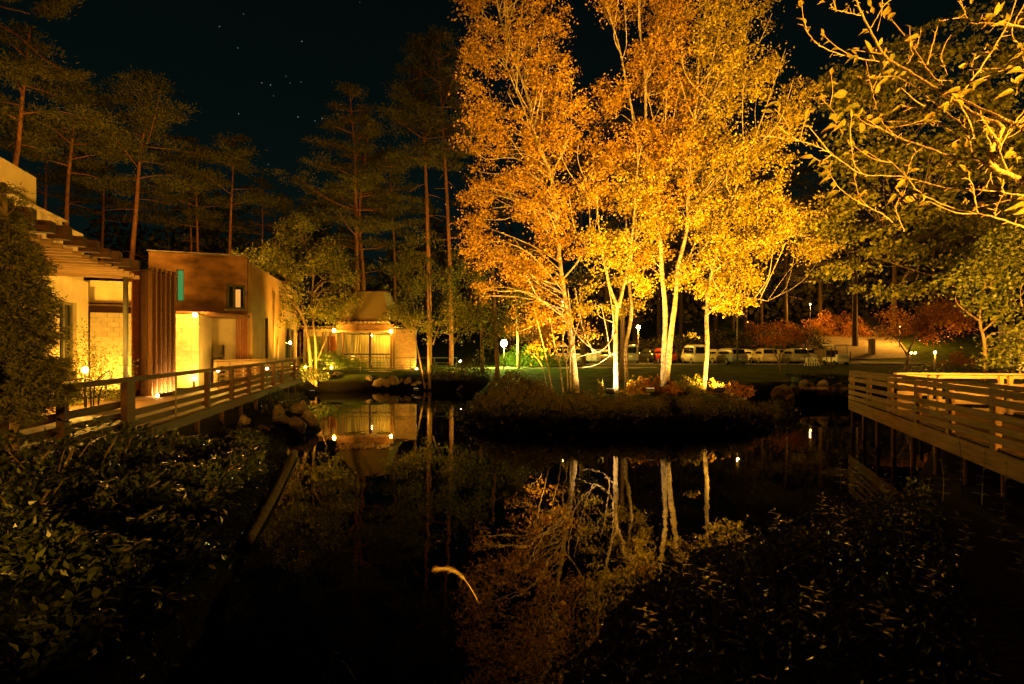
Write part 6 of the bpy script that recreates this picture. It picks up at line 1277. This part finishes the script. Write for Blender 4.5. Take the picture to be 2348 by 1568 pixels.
    for r in range(9):
        x = x0 - rng.uniform(0, .3)
        while x < x1:
            w = rng.uniform(.35, .7); a, b = max(x, x0), min(x + w, x1)
            if b - a > .08: piece('stone', sw, ((a + b) / 2, Y + .08 + rng.uniform(-.02, .02), 1.15 + .36 * (r + .5)), (round(b - a - .02, 1) if b - a > .15 else .1, .2, .34), M_BLOCK, bev=.04)
            x += w
    t = thing('assumed_wall_light', 'assumed light washing the pale stone wall at the right edge', 'lamp', (WX(2335, Y), Y - 1.2, 1.2)); bulb('bulb', t, (WX(2350, Y), Y - 1.2, 1.6), .08, 130, WARM); mb = MB(); mb.tube([(WX(2350, Y), Y - 1.2, .9), (WX(2350, Y), Y - 1.2, 1.52)], .03, 6); mb.build('stem', M_IRON, t)  # assumed lamp just outside the frame that lights the stone wall
    gp = thing('gate_pillar', 'orange-lit gate pillar at the foot of the hill road', 'pillar', (WX(1998, 62), 62, H1(WX(1998, 62), 62))); b = V(WX(1998, 62), 62, H1(WX(1998, 62), 62)); piece('shaft', gp, b + V(0, 0, .85), (.55, .55, 1.7), M_CONC, bev=.03); piece('cap', gp, b + V(0, 0, 1.78), (.7, .7, .14), M_CONC, bev=.03)
lamps()
def iron_chair():
    Y = 14.2; c = W(216, 800, Y); x, z = c.x, DECK; t = thing('iron_chair', 'black wrought iron garden chair with lattice back behind the left railing', 'chair', (x, Y, z))
    s = MB(); s.lathe((x - .05, Y, z + .66), [(.02, 0), (.27, .0), (.29, .02), (.27, .04), (.02, .03)], 18); s.build('seat', M_IRON, t)
    for a in (.6, 2.5, 3.8, 5.6):
        p = V(x - .05 + .22 * math.cos(a), Y + .22 * math.sin(a), z + .66); e = V(x - .05 + .13 * math.cos(a), Y + .13 * math.sin(a), z); mb = MB(); mb.tube(spline([p, p.lerp(e, .5) + V(-.04 * math.cos(a), -.04 * math.sin(a), 0), e], 4), .017, 6); mb.build('leg', M_IRON, t)
    def bp(u, v): return V(x + .16 + .22 * v + .03 * (1 - u * u), Y + .24 * u, z + .68 + .34 * v)
    fr = MB(); arc = [bp(math.cos(k / 12 * math.pi), math.sin(k / 12 * math.pi) * 1.15) for k in range(13)]; fr.tube(arc, .018, 6); bo = fr.build('backrest', M_IRON, t)
    for k in range(-3, 4):
        u = k / 3.6; h = 1.15 * math.sqrt(1 - u * u); lt = MB(); lt.tube([bp(u * .5, 0), bp(u, h * .5), bp(u * .7, h * .95)], .009, 5); lt.build('lattice_bar', M_IRON, bo)
    ar = MB(); ar.tube(spline([bp(-.9, .3), V(x - .1, Y - .26, z + .88), V(x - .36, Y - .2, z + .84)], 4), .014, 6); ar.build('armrest', M_IRON, t)
iron_chair()
